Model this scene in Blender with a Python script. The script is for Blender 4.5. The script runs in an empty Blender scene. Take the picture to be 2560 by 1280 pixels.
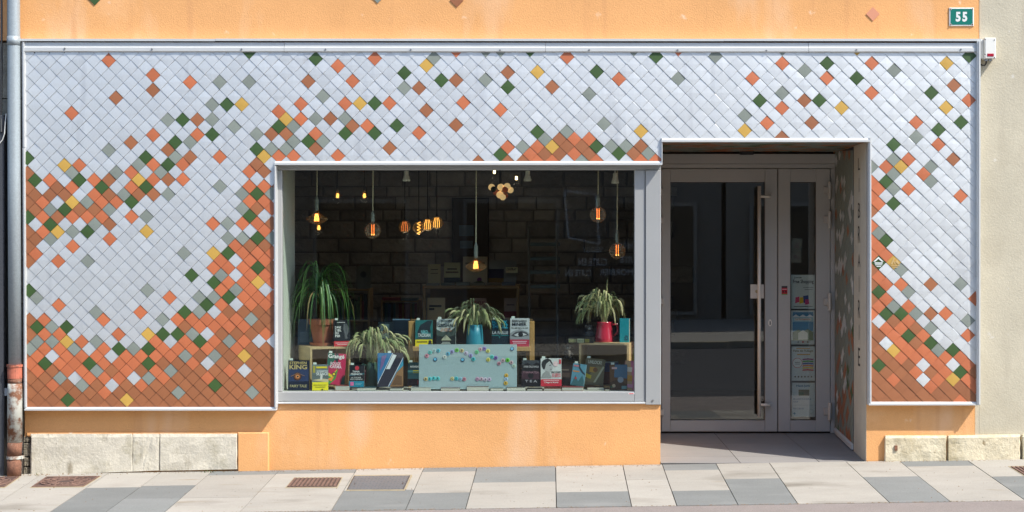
import bpy, math, random
from mathutils import Vector, Matrix, Euler
random.seed(7)
scene = bpy.context.scene
col = scene.collection
R = math.radians

# ------------------------------------------------------------------ camera, light, exposure
EYE, DIST, PPM = 1.74, 13.0, 325.0          # eye height, distance to the facade, photo pixels per metre on it
VX, VY = 1375.0, 600.0                      # where the line of sight square to the facade meets the photo
cam = bpy.data.cameras.new('camera'); cam_o = bpy.data.objects.new('camera', cam); col.objects.link(cam_o)
cam_o.location = (0, -DIST, EYE); cam_o.rotation_euler = (R(90), 0, 0)
cam.sensor_width = 36; cam.lens = 36 * PPM * DIST / 2560
cam.shift_x = (1280 - VX) / 2560; cam.shift_y = -(640 - VY) / 2560
cam.clip_start = 0.1; cam.clip_end = 2000
scene.camera = cam_o
SUN_EL, SUN_AZ = 50.0, 57.0                 # azimuth measured from the facade's normal towards the right
to_sun = Vector((math.sin(R(SUN_AZ)) * math.cos(R(SUN_EL)), -math.cos(R(SUN_AZ)) * math.cos(R(SUN_EL)), math.sin(R(SUN_EL))))
world = bpy.data.worlds.new('World'); scene.world = world; world.use_nodes = True
wn = world.node_tree.nodes; wl = world.node_tree.links
sky = wn.new('ShaderNodeTexSky'); sky.sky_type = 'NISHITA'; sky.sun_disc = False
sky.sun_elevation = R(SUN_EL); sky.sun_rotation = math.atan2(to_sun.x, to_sun.y)
bg = wn['Background']; bg.inputs[1].default_value = 0.15
wl.new(sky.outputs[0], bg.inputs[0])
sun = bpy.data.lights.new('sun', 'SUN'); sun.energy = 3.3; sun.angle = R(0.53); sun.color = (1.0, 0.955, 0.88)
sun_o = bpy.data.objects.new('sun', sun); col.objects.link(sun_o); sun_o.location = (8, -8, 12)
sun_o.rotation_euler = to_sun.to_track_quat('Z', 'Y').to_euler()
vs = scene.view_settings
vs.view_transform = 'Standard'; vs.look = 'None'; vs.gamma = 1; vs.use_curve_mapping = False; vs.exposure = 0.98
scene.cycles.transparent_max_bounces = 24
scene.cycles.sample_clamp_indirect = 6

# ------------------------------------------------------------------ measuring helpers
def P(px, py, d=0.0):
    """a photo pixel (2560 wide) at depth d behind the cladding's face, as a point in metres"""
    s = 1 + d / DIST
    return Vector(((px - VX) / PPM * s, d, EYE - (py - VY) / PPM * s))
def X(px, d=0.0): return (px - VX) / PPM * (1 + d / DIST)
def Z(py, d=0.0): return EYE - (py - VY) / PPM * (1 + d / DIST)
TILT, CROSS = None, 0.033
_xa, _xb = X(75, .07), X(2550, .07)
_za, _zb = Z(1184, .07), Z(1146.9, .07)
GB = (_zb - _za) / (_xb - _xa); GA = _za - GB * _xa
def pav_z(x, d): return GA + GB * x + CROSS * (d - .07)
def pav_pt(px, py):
    p, q = (px - VX) / PPM, (py - VY) / PPM
    s = (EYE - GA + CROSS * (DIST + .07)) / (q + GB * p + CROSS * DIST)
    d = DIST * (s - 1)
    return Vector((p * s, d, EYE - q * s))

# ------------------------------------------------------------------ mesh helpers
class MB:
    def __init__(s): s.v = []; s.f = []; s.m = []; s.mat = 0
    def face(s, pts):
        i = len(s.v); s.v += [tuple(p) for p in pts]; s.f.append(tuple(range(i, i + len(pts)))); s.m.append(s.mat)
    def idx(s, vs, fs):
        i = len(s.v); s.v += [tuple(p) for p in vs]
        for f in fs: s.f.append(tuple(i + k for k in f)); s.m.append(s.mat)
    def box(s, x0, x1, y0, y1, z0, z1):
        v = [(x0,y0,z0),(x1,y0,z0),(x1,y1,z0),(x0,y1,z0),(x0,y0,z1),(x1,y0,z1),(x1,y1,z1),(x0,y1,z1)]
        s.idx(v, [(0,3,2,1),(4,5,6,7),(0,1,5,4),(1,2,6,5),(2,3,7,6),(3,0,4,7)])
        return s
    def bev(s, x0, x1, y0, y1, z0, z1, b=.006):
        """box with chamfered front edges (front = low y)"""
        v = [(x0,y0+b,z0),(x1,y0+b,z0),(x1,y1,z0),(x0,y1,z0),(x0,y0+b,z1),(x1,y0+b,z1),(x1,y1,z1),(x0,y1,z1),
             (x0+b,y0,z0+b),(x1-b,y0,z0+b),(x1-b,y0,z1-b),(x0+b,y0,z1-b)]
        s.idx(v, [(0,3,2,1),(4,5,6,7),(1,2,6,5),(2,3,7,6),(3,0,4,7),(8,9,10,11),(0,1,9,8),(1,5,10,9),(5,4,11,10),(4,0,8,11)])
        return s
    def prism(s, poly, y0, y1):
        """polygon of (x, z), front at y0 and back at y1; anticlockwise seen from the front"""
        n = len(poly)
        v = [(x, y0, z) for x, z in poly] + [(x, y1, z) for x, z in poly]
        s.idx(v, [tuple(range(n)), tuple(range(2*n-1, n-1, -1))] + [(k, n+k, n+(k+1)%n, (k+1)%n) for k in range(n)])
        return s
    def tube(s, pts, rad, n=8, cap=True):
        pts = [Vector(p) for p in pts]
        rad = rad if isinstance(rad, (list, tuple)) else [rad] * len(pts)
        t0 = (pts[1]-pts[0]).normalized()
        u = t0.orthogonal().normalized()
        rings = []
        for k, p in enumerate(pts):
            t = (pts[min(k+1, len(pts)-1)] - pts[max(k-1, 0)]).normalized()
            u = (u - t * u.dot(t)).normalized(); w = t.cross(u)
            rings.append([p + (u*math.cos(2*math.pi*j/n) + w*math.sin(2*math.pi*j/n))*rad[k] for j in range(n)])
        v = [q for r in rings for q in r]; f = []
        for k in range(len(pts)-1):
            for j in range(n):
                f.append((k*n+j, k*n+(j+1)%n, (k+1)*n+(j+1)%n, (k+1)*n+j))
        if cap: f += [tuple(range(n-1,-1,-1)), tuple((len(pts)-1)*n+j for j in range(n))]
        s.idx(v, f); return s
    def lathe(s, c, prof, n=20, cap=True):
        """profile of (radius, z) turned about the vertical through c"""
        c = Vector(c); v = []; f = []
        for r, z in prof:
            for j in range(n):
                a = 2*math.pi*j/n; v.append((c.x + r*math.cos(a), c.y + r*math.sin(a), c.z + z))
        for k in range(len(prof)-1):
            for j in range(n):
                f.append((k*n+j, k*n+(j+1)%n, (k+1)*n+(j+1)%n, (k+1)*n+j))
        if cap: f += [tuple(range(n-1,-1,-1)), tuple((len(prof)-1)*n+j for j in range(n))]
        s.idx(v, f); return s
    def ball(s, c, r, n=12, m=8, sz=1.0):
        return s.lathe(c, [(max(r*math.sin(math.pi*k/m), 1e-4), -r*sz*math.cos(math.pi*k/m)) for k in range(m+1)], n, False)
    def disc(s, c, r, n=16, y=None):
        s.face([(c[0]+r*math.cos(2*math.pi*k/n), c[1], c[2]+r*math.sin(2*math.pi*k/n)) for k in range(n)]); return s
WO = {}
def build(name, mb, mats, parent=None, origin=None, smooth=False, local=False, kind=None):
    me = bpy.data.meshes.new(name)
    if origin is None:
        origin = WO[parent] if parent is not None and not local else Vector((0, 0, 0))
    origin = Vector(origin)
    o3 = Vector((0,0,0)) if local else origin
    me.from_pydata([(x-o3.x, y-o3.y, z-o3.z) for x, y, z in mb.v], [], mb.f)
    for m in (mats if isinstance(mats, (list, tuple)) else [mats]): me.materials.append(m)
    if any(mb.m): me.polygons.foreach_set('material_index', mb.m)
    if smooth: me.polygons.foreach_set('use_smooth', [len(f) <= 4 for f in mb.f])
    o = bpy.data.objects.new(name, me); col.objects.link(o)
    if parent is not None: o.parent = parent
    if local:
        WO[o] = Vector((0,0,0))
    else:
        o.location = origin - (WO[parent] if parent is not None else Vector((0,0,0)))
        WO[o] = origin
    if kind: o['kind'] = kind
    return o
def tag(o, label, cat, group=None):
    o['label'] = label; o['category'] = cat
    if group: o['group'] = group
    return o
def thing(name, loc, label, cat, group=None, rot=None):
    o = bpy.data.objects.new(name, None); col.objects.link(o); o.empty_display_size = .1
    o.location = loc; WO[o] = Vector(loc)
    if rot: o.rotation_euler = rot
    return tag(o, label, cat, group)

# ------------------------------------------------------------------ materials
def lin(c): return tuple((v/255/12.92 if v/255 <= .04045 else ((v/255+.055)/1.055)**2.4) for v in c)
_mats = {}
def nd(nt, t, **kw):
    n = nt.nodes.new(t)
    for k, v in kw.items(): setattr(n, k, v)
    return n
def mat(name, color, rough=.6, metal=0.0, spec=.5, var=.0, var_scale=6, grain=.0, grain_scale=180, bump=0.0, bump_scale=120, bump_detail=3,
        rnd=0.0, stain=None, stain_scale=2, stain_lo=.5, stain_hi=.7, coat=0.0, stretch=(1,1,1), bump_dist=.004, rough_var=0.0, marks=()):
    """principled surface with procedural unevenness in metres of the real place"""
    if name in _mats: return _mats[name]
    m = bpy.data.materials.new(name); m.use_nodes = True; nt = m.node_tree
    b = nt.nodes['Principled BSDF']; L = nt.links.new
    b.inputs['Roughness'].default_value = rough; b.inputs['Metallic'].default_value = metal
    b.inputs['Specular IOR Level'].default_value = spec
    if coat: b.inputs['Coat Weight'].default_value = coat; b.inputs['Coat Roughness'].default_value = .15
    geo = nd(nt, 'ShaderNodeNewGeometry')
    mp = nd(nt, 'ShaderNodeMapping'); mp.inputs['Scale'].default_value = stretch
    L(geo.outputs['Position'], mp.inputs['Vector'])
    pos = mp.outputs[0]
    c = nd(nt, 'ShaderNodeRGB'); c.outputs[0].default_value = (*color, 1); cur = c.outputs[0]
    def noise(scale, detail=4, rough_=.6):
        n = nd(nt, 'ShaderNodeTexNoise'); n.inputs['Scale'].default_value = scale; n.inputs['Detail'].default_value = detail
        n.inputs['Roughness'].default_value = rough_; L(pos, n.inputs['Vector']); return n.outputs['Fac']
    def rng(x, a, b_, c_, d_):
        n = nd(nt, 'ShaderNodeMapRange'); n.inputs[1].default_value = a; n.inputs[2].default_value = b_; n.inputs[3].default_value = c_; n.inputs[4].default_value = d_
        L(x, n.inputs[0]); return n.outputs[0]
    def mul(x):
        nonlocal cur
        n = nd(nt, 'ShaderNodeVectorMath', operation='SCALE'); L(cur, n.inputs[0]); L(x, n.inputs['Scale']); cur = n.outputs[0]
    if var: mul(rng(noise(var_scale), .25, .75, 1-var, 1+var))
    if grain: mul(rng(noise(grain_scale, 2), .3, .7, 1-grain, 1+grain))
    if rnd:
        oi = nd(nt, 'ShaderNodeObjectInfo'); at = nd(nt, 'ShaderNodeAttribute', attribute_name='rnd')
        a = nd(nt, 'ShaderNodeMath', operation='ADD'); L(oi.outputs['Random'], a.inputs[0]); L(at.outputs['Fac'], a.inputs[1])
        f = nd(nt, 'ShaderNodeMath', operation='FRACT'); L(a.outputs[0], f.inputs[0])
        mul(rng(f.outputs[0], 0, 1, 1-rnd, 1+rnd))
    if stain:
        mx = nd(nt, 'ShaderNodeMix', data_type='RGBA'); L(rng(noise(stain_scale, 6, .65), stain_lo, stain_hi, 0, 1), mx.inputs[0])
        L(cur, mx.inputs[6]); mx.inputs[7].default_value = (*stain, 1); cur = mx.outputs[2]
    for mc, msc, lo, hi, mst in marks:           # streaks, spots and spills with a shape of their own
        m2 = nd(nt, 'ShaderNodeMapping'); m2.inputs['Scale'].default_value = mst; m2.inputs['Location'].default_value = (msc, lo*9, hi*7); L(geo.outputs['Position'], m2.inputs['Vector'])
        n2 = nd(nt, 'ShaderNodeTexNoise'); n2.inputs['Scale'].default_value = msc; n2.inputs['Detail'].default_value = 5; L(m2.outputs[0], n2.inputs['Vector'])
        mx = nd(nt, 'ShaderNodeMix', data_type='RGBA'); L(rng(n2.outputs['Fac'], lo, hi, 0, 1), mx.inputs[0]); L(cur, mx.inputs[6]); mx.inputs[7].default_value = (*mc, 1); cur = mx.outputs[2]
    L(cur, b.inputs['Base Color'])
    if rough_var: L(rng(noise(7), .3, .7, rough-rough_var, rough+rough_var), b.inputs['Roughness'])
    if bump:
        bp = nd(nt, 'ShaderNodeBump'); bp.inputs['Strength'].default_value = bump; bp.inputs['Distance'].default_value = bump_dist
        L(noise(bump_scale, bump_detail), bp.inputs['Height']); L(bp.outputs[0], b.inputs['Normal'])
    _mats[name] = m; return m
def glass(name, tint=(1,1,1), ior=1.5, rough=0.0, boost=1.0):
    if name in _mats: return _mats[name]
    m = bpy.data.materials.new(name); m.use_nodes = True; nt = m.node_tree; nt.nodes.clear(); L = nt.links.new
    o = nd(nt, 'ShaderNodeOutputMaterial'); mx = nd(nt, 'ShaderNodeMixShader'); t = nd(nt, 'ShaderNodeBsdfTransparent'); g = nd(nt, 'ShaderNodeBsdfGlossy')
    lw = nd(nt, 'ShaderNodeLayerWeight'); lw.inputs['Blend'].default_value = .5      # Schlick: same from either side of the pane
    f0 = ((ior-1)/(ior+1))**2
    pw = nd(nt, 'ShaderNodeMath', operation='POWER'); pw.inputs[1].default_value = 5; L(lw.outputs['Facing'], pw.inputs[0])
    mu = nd(nt, 'ShaderNodeMath', operation='MULTIPLY_ADD'); mu.inputs[1].default_value = 1-f0*boost; mu.inputs[2].default_value = f0*boost; L(pw.outputs[0], mu.inputs[0])
    t.inputs[0].default_value = (*tint, 1); g.inputs['Roughness'].default_value = rough
    L(mu.outputs[0], mx.inputs[0]); L(t.outputs[0], mx.inputs[1]); L(g.outputs[0], mx.inputs[2]); L(mx.outputs[0], o.inputs[0])
    _mats[name] = m; return m
def cloudy_glass(name, color, part, rough=.2, cell=0):
    """thin bulb glass: mostly see-through, partly a frosted or cut surface that catches light"""
    m = bpy.data.materials.new(name); m.use_nodes = True; nt = m.node_tree; L = nt.links.new; b = nt.nodes['Principled BSDF']
    b.inputs['Base Color'].default_value = (*color, 1); b.inputs['Roughness'].default_value = rough
    t = nd(nt, 'ShaderNodeBsdfTransparent'); t.inputs[0].default_value = (.96,.90,.76,1); mx = nd(nt, 'ShaderNodeMixShader')
    lw = nd(nt, 'ShaderNodeLayerWeight'); lw.inputs['Blend'].default_value = .5
    mr = nd(nt, 'ShaderNodeMapRange'); mr.inputs[3].default_value = part; mr.inputs[4].default_value = min(1, part*4); L(lw.outputs['Facing'], mr.inputs[0]); fac = mr.outputs[0]
    if cell:
        g = nd(nt, 'ShaderNodeNewGeometry'); v = nd(nt, 'ShaderNodeTexVoronoi'); v.inputs['Scale'].default_value = cell; L(g.outputs['Position'], v.inputs['Vector'])
        r = nd(nt, 'ShaderNodeMapRange'); r.inputs[1].default_value = .2; r.inputs[2].default_value = .6; r.inputs[3].default_value = 1.6; r.inputs[4].default_value = .2; L(v.outputs['Distance'], r.inputs[0])
        mm = nd(nt, 'ShaderNodeMath', operation='MULTIPLY', use_clamp=True); L(fac, mm.inputs[0]); L(r.outputs[0], mm.inputs[1]); fac = mm.outputs[0]
    L(fac, mx.inputs[0]); L(t.outputs[0], mx.inputs[1]); L(b.outputs[0], mx.inputs[2]); L(mx.outputs[0], nt.nodes['Material Output'].inputs[0])
    return m
def glow(name, color, strength):
    if name in _mats: return _mats[name]
    m = bpy.data.materials.new(name); m.use_nodes = True; b = m.node_tree.nodes['Principled BSDF']
    b.inputs['Base Color'].default_value = (*color, 1); b.inputs['Emission Color'].default_value = (*color, 1); b.inputs['Emission Strength'].default_value = strength
    _mats[name] = m; return m
def ink(c, rough=.55):
    """flat printed or painted colour given as sRGB 0-255"""
    return mat('print_%d_%d_%d' % c, tuple(v*.9 for v in lin(c)), rough, grain=.05, grain_scale=300)

# ------------------------------------------------------------------ lettering
_txt = {}
def glyphs(s, bold=0.0):
    """a word as (verts in a 0..1 box, faces, width / height)"""
    k = (s, bold)
    if k not in _txt:
        cu = bpy.data.curves.new('text', 'FONT'); cu.body = s; cu.resolution_u = 2; cu.offset = bold; cu.align_x = 'CENTER'
        o = bpy.data.objects.new('text', cu); col.objects.link(o)
        me = bpy.data.meshes.new_from_object(o.evaluated_get(bpy.context.evaluated_depsgraph_get()))
        v = [tuple(p.co) for p in me.vertices]; f = [tuple(p.vertices) for p in me.polygons]
        bpy.data.objects.remove(o); bpy.data.curves.remove(cu); bpy.data.meshes.remove(me)
        x0 = min(p[0] for p in v); x1 = max(p[0] for p in v); y0 = min(p[1] for p in v); y1 = max(p[1] for p in v)
        _txt[k] = ([((p[0]-x0)/max(x1-x0,1e-6), (p[1]-y0)/max(y1-y0,1e-6)) for p in v], f, (x1-x0)/max(y1-y0,1e-6))
    return _txt[k]
def put_text(mb, s, fn, bold=0.0):
    v, f, a = glyphs(s, bold); mb.idx([fn(u, w) for u, w in v], f)
# ------------------------------------------------------------------ shared materials
M_plaster = mat('orange_plaster', (.715,.366,.147), .9, spec=.2, var=.09, marks=[((.74,.46,.27),2.2,.56,.74,(1,1,.35)),((.60,.30,.13),5,.60,.80,(1.6,1,.12)),((.80,.56,.38),9,.70,.78,(1,1,1))], var_scale=1.6, grain=.05, grain_scale=150, bump=.7, bump_scale=110, bump_detail=4, bump_dist=.004,
                stain=(.78,.45,.23), stain_scale=1.3, stain_lo=.58, stain_hi=.85)
M_render = mat('beige_render', (.52,.472,.36), .92, spec=.2, var=.10, marks=[((.40,.355,.27),3,.58,.8,(1.5,1,.2)),((.60,.57,.50),14,.70,.78,(1,1,1))], var_scale=2.2, grain=.06, grain_scale=140, bump=.6, bump_scale=80, bump_dist=.004, stain=(.44,.39,.29), stain_scale=2.5, stain_lo=.5, stain_hi=.8)
M_lime = mat('limestone', (.56,.515,.42), .9, spec=.2, var=.12, var_scale=9, grain=.08, grain_scale=90, bump=1.0, bump_scale=45, bump_detail=5, bump_dist=.005, marks=[((.30,.26,.19),9,.64,.74,(1,1,.25)),((.25,.22,.17),30,.68,.74,(1,1,1))], stain=(.40,.36,.26), stain_scale=7, stain_lo=.52, stain_hi=.75)
M_lime2 = mat('yellow_limestone', (.62,.545,.39), .9, spec=.2, var=.14, var_scale=8, grain=.08, grain_scale=90, bump=1.0, bump_scale=40, bump_detail=5, bump_dist=.007, marks=[((.32,.25,.15),24,.66,.74,(1,1,1))], stain=(.42,.34,.2), stain_scale=6, stain_lo=.5, stain_hi=.75)
M_quoin = mat('dark_stone', (.27,.25,.2), .95, spec=.2, var=.25, var_scale=14, bump=1.0, bump_scale=60, bump_dist=.01)
M_silver = mat('silver_tile_coat', (.745,.757,.742), .48, metal=.72, spec=.5, grain=.05, grain_scale=330, rnd=.055, marks=[((.50,.505,.51),3.5,.60,.85,(1.5,1,.3))], bump=.06, bump_scale=9, bump_dist=.02)
M_tile = {
 'W': M_silver,
 'O': mat('orange_tile_coat', (.46,.128,.046), .5, spec=.7, grain=.10, grain_scale=330, rnd=.08),
 'B': mat('brown_tile_coat', (.29,.102,.036), .5, spec=.7, grain=.10, grain_scale=330, rnd=.09),
 'G': mat('green_tile_coat', (.036,.080,.015), .5, spec=.6, grain=.18, grain_scale=330, rnd=.08),
 'Y': mat('yellow_tile_coat', (.50,.30,.055), .5, spec=.6, grain=.08, grain_scale=330, rnd=.06),
 'S': mat('grey_tile_coat', (.20,.225,.195), .6, spec=.35, grain=.12, grain_scale=330, rnd=.08),
}
TILE_NAME = {'W':'silver_tile','O':'orange_tile','B':'brown_tile','G':'green_tile','Y':'yellow_tile','S':'grey_tile'}
M_trim = mat('pale_metal_trim', (.60,.61,.60), .42, metal=.25, var=.04, var_scale=5)
M_frame = mat('grey_aluminium', (.35,.355,.348), .45, metal=.15, grain=.04, grain_scale=400, var=.03, var_scale=3)
M_dark = mat('dark_gap', (.03,.03,.03), .9)
M_backing = mat('dark_batten', (.06,.06,.065), .9)
M_pane = glass('window_glass', (.88,.915,.90), 1.5, boost=1.15)
M_doorglass = glass('door_glass', (.90,.93,.92), 1.52, boost=1.9)
M_doorframe = mat('door_aluminium', (.42,.42,.40), .5, metal=.05, grain=.04, grain_scale=400, var=.04, var_scale=3)
M_steel = mat('brushed_steel', (.80,.75,.66), .40, metal=.1, grain=.06, grain_scale=300)
M_zinc = mat('galvanised_steel', (.33,.375,.395), .45, metal=.25, var=.12, var_scale=70, grain=.10, grain_scale=160)
M_white = mat('white_plastic', (.72,.71,.66), .4, var=.03)
M_black = mat('black_plastic', (.02,.02,.022), .45)

# ------------------------------------------------------------------ ground: pavement, kerb, road, far pavement
road_m = mat('pinkish_asphalt', (.26,.225,.205), .95, spec=.2, var=.07, var_scale=3, grain=.22, grain_scale=150, bump=.9, bump_scale=170, bump_dist=.008)
road_d = mat('dark_asphalt', (.075,.075,.078), .95, spec=.2, var=.12, var_scale=2, grain=.25, grain_scale=120, bump=.8, bump_scale=150, bump_dist=.008)
slab_l = mat('light_paving', (.335,.312,.27), .9, marks=[((.17,.15,.12),2.0,.60,.80,(.5,1.3,1)),((.10,.085,.07),34,.715,.74,(1,1,1)),((.24,.19,.12),7,.66,.80,(.4,2,1))],  spec=.25, var=.08, var_scale=4, grain=.10, grain_scale=190, rnd=.07, bump=.5, bump_scale=160, stretch=(.5,1,1), bump_dist=.003, stain=(.28,.255,.215), stain_scale=3, stain_lo=.55, stain_hi=.8)
slab_d = mat('dark_paving', (.185,.19,.18), .9, marks=[((.25,.25,.235),2.4,.60,.85,(.5,1.2,1)),((.09,.085,.075),34,.715,.74,(1,1,1))], spec=.25, var=.09, var_scale=4, grain=.13, grain_scale=190, rnd=.09, bump=.5, bump_scale=160, stretch=(.5,1,1), bump_dist=.003)
kerb_m = mat('granite_kerb', (.29,.275,.235), .9, spec=.25, var=.1, var_scale=5, grain=.22, grain_scale=200, bump=.7, bump_scale=140)
mortar = mat('joint_mortar', (.07,.06,.045), .95, var=.4, var_scale=12)
EDGE = -1.62
def ground_z(x, d):
    z = pav_z(x, max(d, EDGE))
    if d < EDGE: z -= .006 + .018*min(-(d-EDGE), 3.5)
    if d < -12.5: z += .12
    return z
def sheet(name, xs, ds, m, zoff=0.0, zf=ground_z):
    mb = MB()
    for i in range(len(xs)-1):
        for j in range(len(ds)-1):
            q = [(xs[i],ds[j]),(xs[i+1],ds[j]),(xs[i+1],ds[j+1]),(xs[i],ds[j+1])]
            mb.face([(x, d, zf(x, d)+zoff) for x, d in q])
    return build(name, mb, m, kind='structure')
far_xs = [-60,-20,-8,8,20,60]
road = sheet('road', far_xs, [-12.49,-8,-5.0,-3.6,-2.4,EDGE-.002], [road_d])
strip = sheet('parking_lane', far_xs, [-3.55,-2.4,EDGE-.004], [road_m], zoff=.004)
def flat_z(x, d): return pav_z(x, EDGE) - .006 - .063 + .12
fp = MB(); fp.box(-60, 60, -40, -12.5, -3, -3.0)
farp = sheet('far_pavement', far_xs, [-80,-22,-17,-12.5], [slab_l], zf=lambda x, d: pav_z(x, EDGE)-.069+.12+.01*(-12.5-d)*.5)
fk = MB()
for x0 in range(-14, 14):
    fk.idx([(x0+.004,-12.48,ground_z(x0,-12.4)-.1),(x0+.996,-12.48,ground_z(x0,-12.4)-.1),(x0+.996,-12.48,ground_z(x0,-12.6)+.0),(x0+.004,-12.48,ground_z(x0,-12.6))], [(3,2,1,0)])
build('far_kerb', fk, kerb_m, kind='structure')
# bed under the paving slabs
bed = MB()
xs = [-14,-6,0,6,14]
for i in range(4):
    bed.face([(xs[i],EDGE+.01,pav_z(xs[i],EDGE+.01)-.012),(xs[i+1],EDGE+.01,pav_z(xs[i+1],EDGE+.01)-.012),(xs[i+1],.30,pav_z(xs[i+1],.3)-.012),(xs[i],.30,pav_z(xs[i],.3)-.012)])
pavement = build('pavement', bed, mortar, kind='structure')
J = [((-60,1203),(-215,1278)),((95,1192),(-30,1274)),((272,1182),(135,1273)),((398,1183),(275.6,1272)),((531.6,1177),(422,1271)),((700,1174),(609,1270)),((891.7,1173),(834,1267)),
     ((1059,1171),(1018,1265)),((1192.6,1169),(1167,1261)),((1389,1164),(1391,1259)),((1557,1163),(1577,1256)),((1655.5,1160),(1689,1255)),((1790,1159),(1840,1252)),((1924,1158),(1988,1250)),
     ((2117,1156),(2214,1247)),((2252,1155),(2365,1245)),((2419,1151),(2552,1243)),((2600,1148),(2760,1240)),((2790,1146),(2990,1238))]
ROWS = ['L60 L100', 'L100', 'L40 D100', 'L37 D70 D100', 'D12 L70 L100', 'D11 L67 L100', 'L57 D100', 'D12 L67 D100', 'D42 L100', 'L70 D100', 'L40 L100', 'D17 L71 D100', 'L42 D100', 'L100', 'L42 D100', 'D16 L67 L100', 'L46 D100', 'L60 L100']
def lerp(a, b, t): return a + (b-a)*t
def foot_d(px):                              # the wall's foot (or the porch sill) that the slabs run up to
    return .064
def joint_at(j, t):
    (x0,y0),(x1,y1) = J[j]; a = pav_pt(x0,y0); b = pav_pt(x1,y1)
    d = lerp(.06, EDGE, t); k = (d-a.y)/(b.y-a.y); return a.x + (b.x-a.x)*k, d
for j in range(len(J)-1):
    t0 = 0.0
    for r in ROWS[j].split():
        t1 = int(r[1:])/100
        # the photo's row fractions run in picture space; turn them into depth
        def dep(t):
            ya, yb = J[j][0][1], J[j][1][1]
            return (pav_pt(VX, lerp(1164, 1260, t)).y - .06)/(EDGE-.06) if 0 < t < 1 else t
        ta, tb = dep(t0), dep(t1); g = .003
        xa0,da = joint_at(j,ta); xa1,_ = joint_at(j+1,ta); xb0,db = joint_at(j,tb); xb1,_ = joint_at(j+1,tb)
        h = random.uniform(-.0012,.0012)
        q = [(xb0+g,db+g*.4),(xb1-g,db+g*.4),(xa1-g,da-g*.4),(xa0+g,da-g*.4)]
        mb = MB(); v = [(x,d,pav_z(x,d)+h-.03) for x,d in q] + [(x,d,pav_z(x,d)+h) for x,d in q]
        mb.idx(v, [(4,5,6,7),(0,1,5,4),(1,2,6,5),(2,3,7,6),(3,0,4,7)])
        c = Vector((sum(x for x,_ in q)/4, sum(d for _,d in q)/4, 0)); c.z = pav_z(c.x,c.y)
        build('paving_slab', mb, slab_l if r[0]=='L' else slab_d, pavement, origin=c)
        t0 = t1
# kerb stones along the left half, ending in a dropped stone where the asphalt comes up flush
kx = [-5.1,-4.1,-3.1,-2.14,pav_pt(1016,1268).x]
kerb = MB(); 
for i in range(4):
    x0,x1 = kx[i]+.004, kx[i+1]-.004
    d0,d1 = EDGE-.165, EDGE-.004
    v = [(x0,d0,pav_z(x0,EDGE)-.15),(x1,d0,pav_z(x1,EDGE)-.15),(x1,d1,pav_z(x1,EDGE)-.15),(x0,d1,pav_z(x0,EDGE)-.15),
         (x0,d0,pav_z(x0,EDGE)-.010),(x1,d0,pav_z(x1,EDGE)-.010),(x1,d1,pav_z(x1,EDGE)-.004),(x0,d1,pav_z(x0,EDGE)-.004)]
    mb = MB(); mb.idx(v, [(4,5,6,7),(0,1,5,4),(1,2,6,5),(2,3,7,6),(3,0,4,7)])
    build('kerb_stone', mb, kerb_m, pavement, origin=((x0+x1)/2,(d0+d1)/2,pav_z(x0,EDGE)))
x0,x1 = kx[4]+.004, kx[4]+.17
mb = MB(); mb.idx([(x0,EDGE-.165,pav_z(x0,EDGE)-.012),(x1,EDGE-.165,pav_z(x1,EDGE)-.035),(x1,EDGE-.004,pav_z(x1,EDGE)-.012),(x0,EDGE-.004,pav_z(x0,EDGE)-.004),
                   (x0,EDGE-.165,pav_z(x0,EDGE)-.15),(x1,EDGE-.165,pav_z(x1,EDGE)-.15)], [(0,1,2,3),(4,5,1,0)])
build('kerb_stone', mb, slab_d, pavement, origin=((x0+x1)/2,EDGE-.08,pav_z(x0,EDGE)))

# ------------------------------------------------------------------ the shop building
B0 = P(1300, 1164, .2)
shop = thing('shop_building', B0, 'orange plastered bookshop with a shingle clad ground floor, display window and recessed glass door', 'building')
w = MB()
top = 6.2
w.box(X(-30,.07), X(2447,.07), .07, .35, Z(101,.07), top)                       # upper wall
zt = Z(101,.07)
w.box(X(62,.07), X(689,.07), .075, .35, Z(1083,.07), zt); w.box(X(79,.07), X(689,.07), .075, .35, -.3, Z(1083,.07))                               # left pier
w.box(X(689,.07), X(1652,.07), .075, .35, Z(414,.07), zt)                      # over the window
w.box(X(1652,.07), X(2166,.07), .075, .35, Z(345,.07), zt)                     # over the porch
w.box(X(2166,.07), X(2437,.07), .075, 1.6, -.3, zt)                            # right pier
w.box(X(689,.07), X(1651,.07), .07, .35, -.3, Z(1006,.07))                     # apron under the window
w.box(X(62,.07), X(689,.07), .07, .0745, Z(1092,.07), Z(1017,.07))             # plaster face under the left cladding
w.box(X(660,.07), X(689,.07), .07, .0745, -.3, Z(1092,.07))
w.box(X(2166,.07), X(2437,.07), .07, .0745, -.3, Z(1003,.07))                  # plaster face under the right cladding
w.box(.735, .855, .35, 1.6, -.3, 2.62)                                         # porch's left side wall
w.box(.855, 2.447, .35, 1.6, 2.505, 2.62)                                      # porch ceiling slab
build('wall', w, M_plaster, shop)
# four shingles fixed on the plaster above
def diamond(px, py, hx, hy, d, name, m, parent, th=.006):
    mb = MB(); mb.prism([(X(px,d),Z(py+hy,d)),(X(px+hx,d),Z(py,d)),(X(px,d),Z(py-hy,d)),(X(px-hx,d),Z(py,d))], d-th, d)
    return build(name, mb, m, parent, origin=P(px,py,d))
for px,py,k in [(237,-4,'G'),(944,-9,'S'),(1142,1,'B'),(2182,35,'O')]:
    o = diamond(px,py,17,17.5,.07,TILE_NAME[k],M_tile[k] if px<2000 else mat('salmon_tile_coat',(.62,.26,.15),.62,grain=.1,grain_scale=330),shop)
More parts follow.
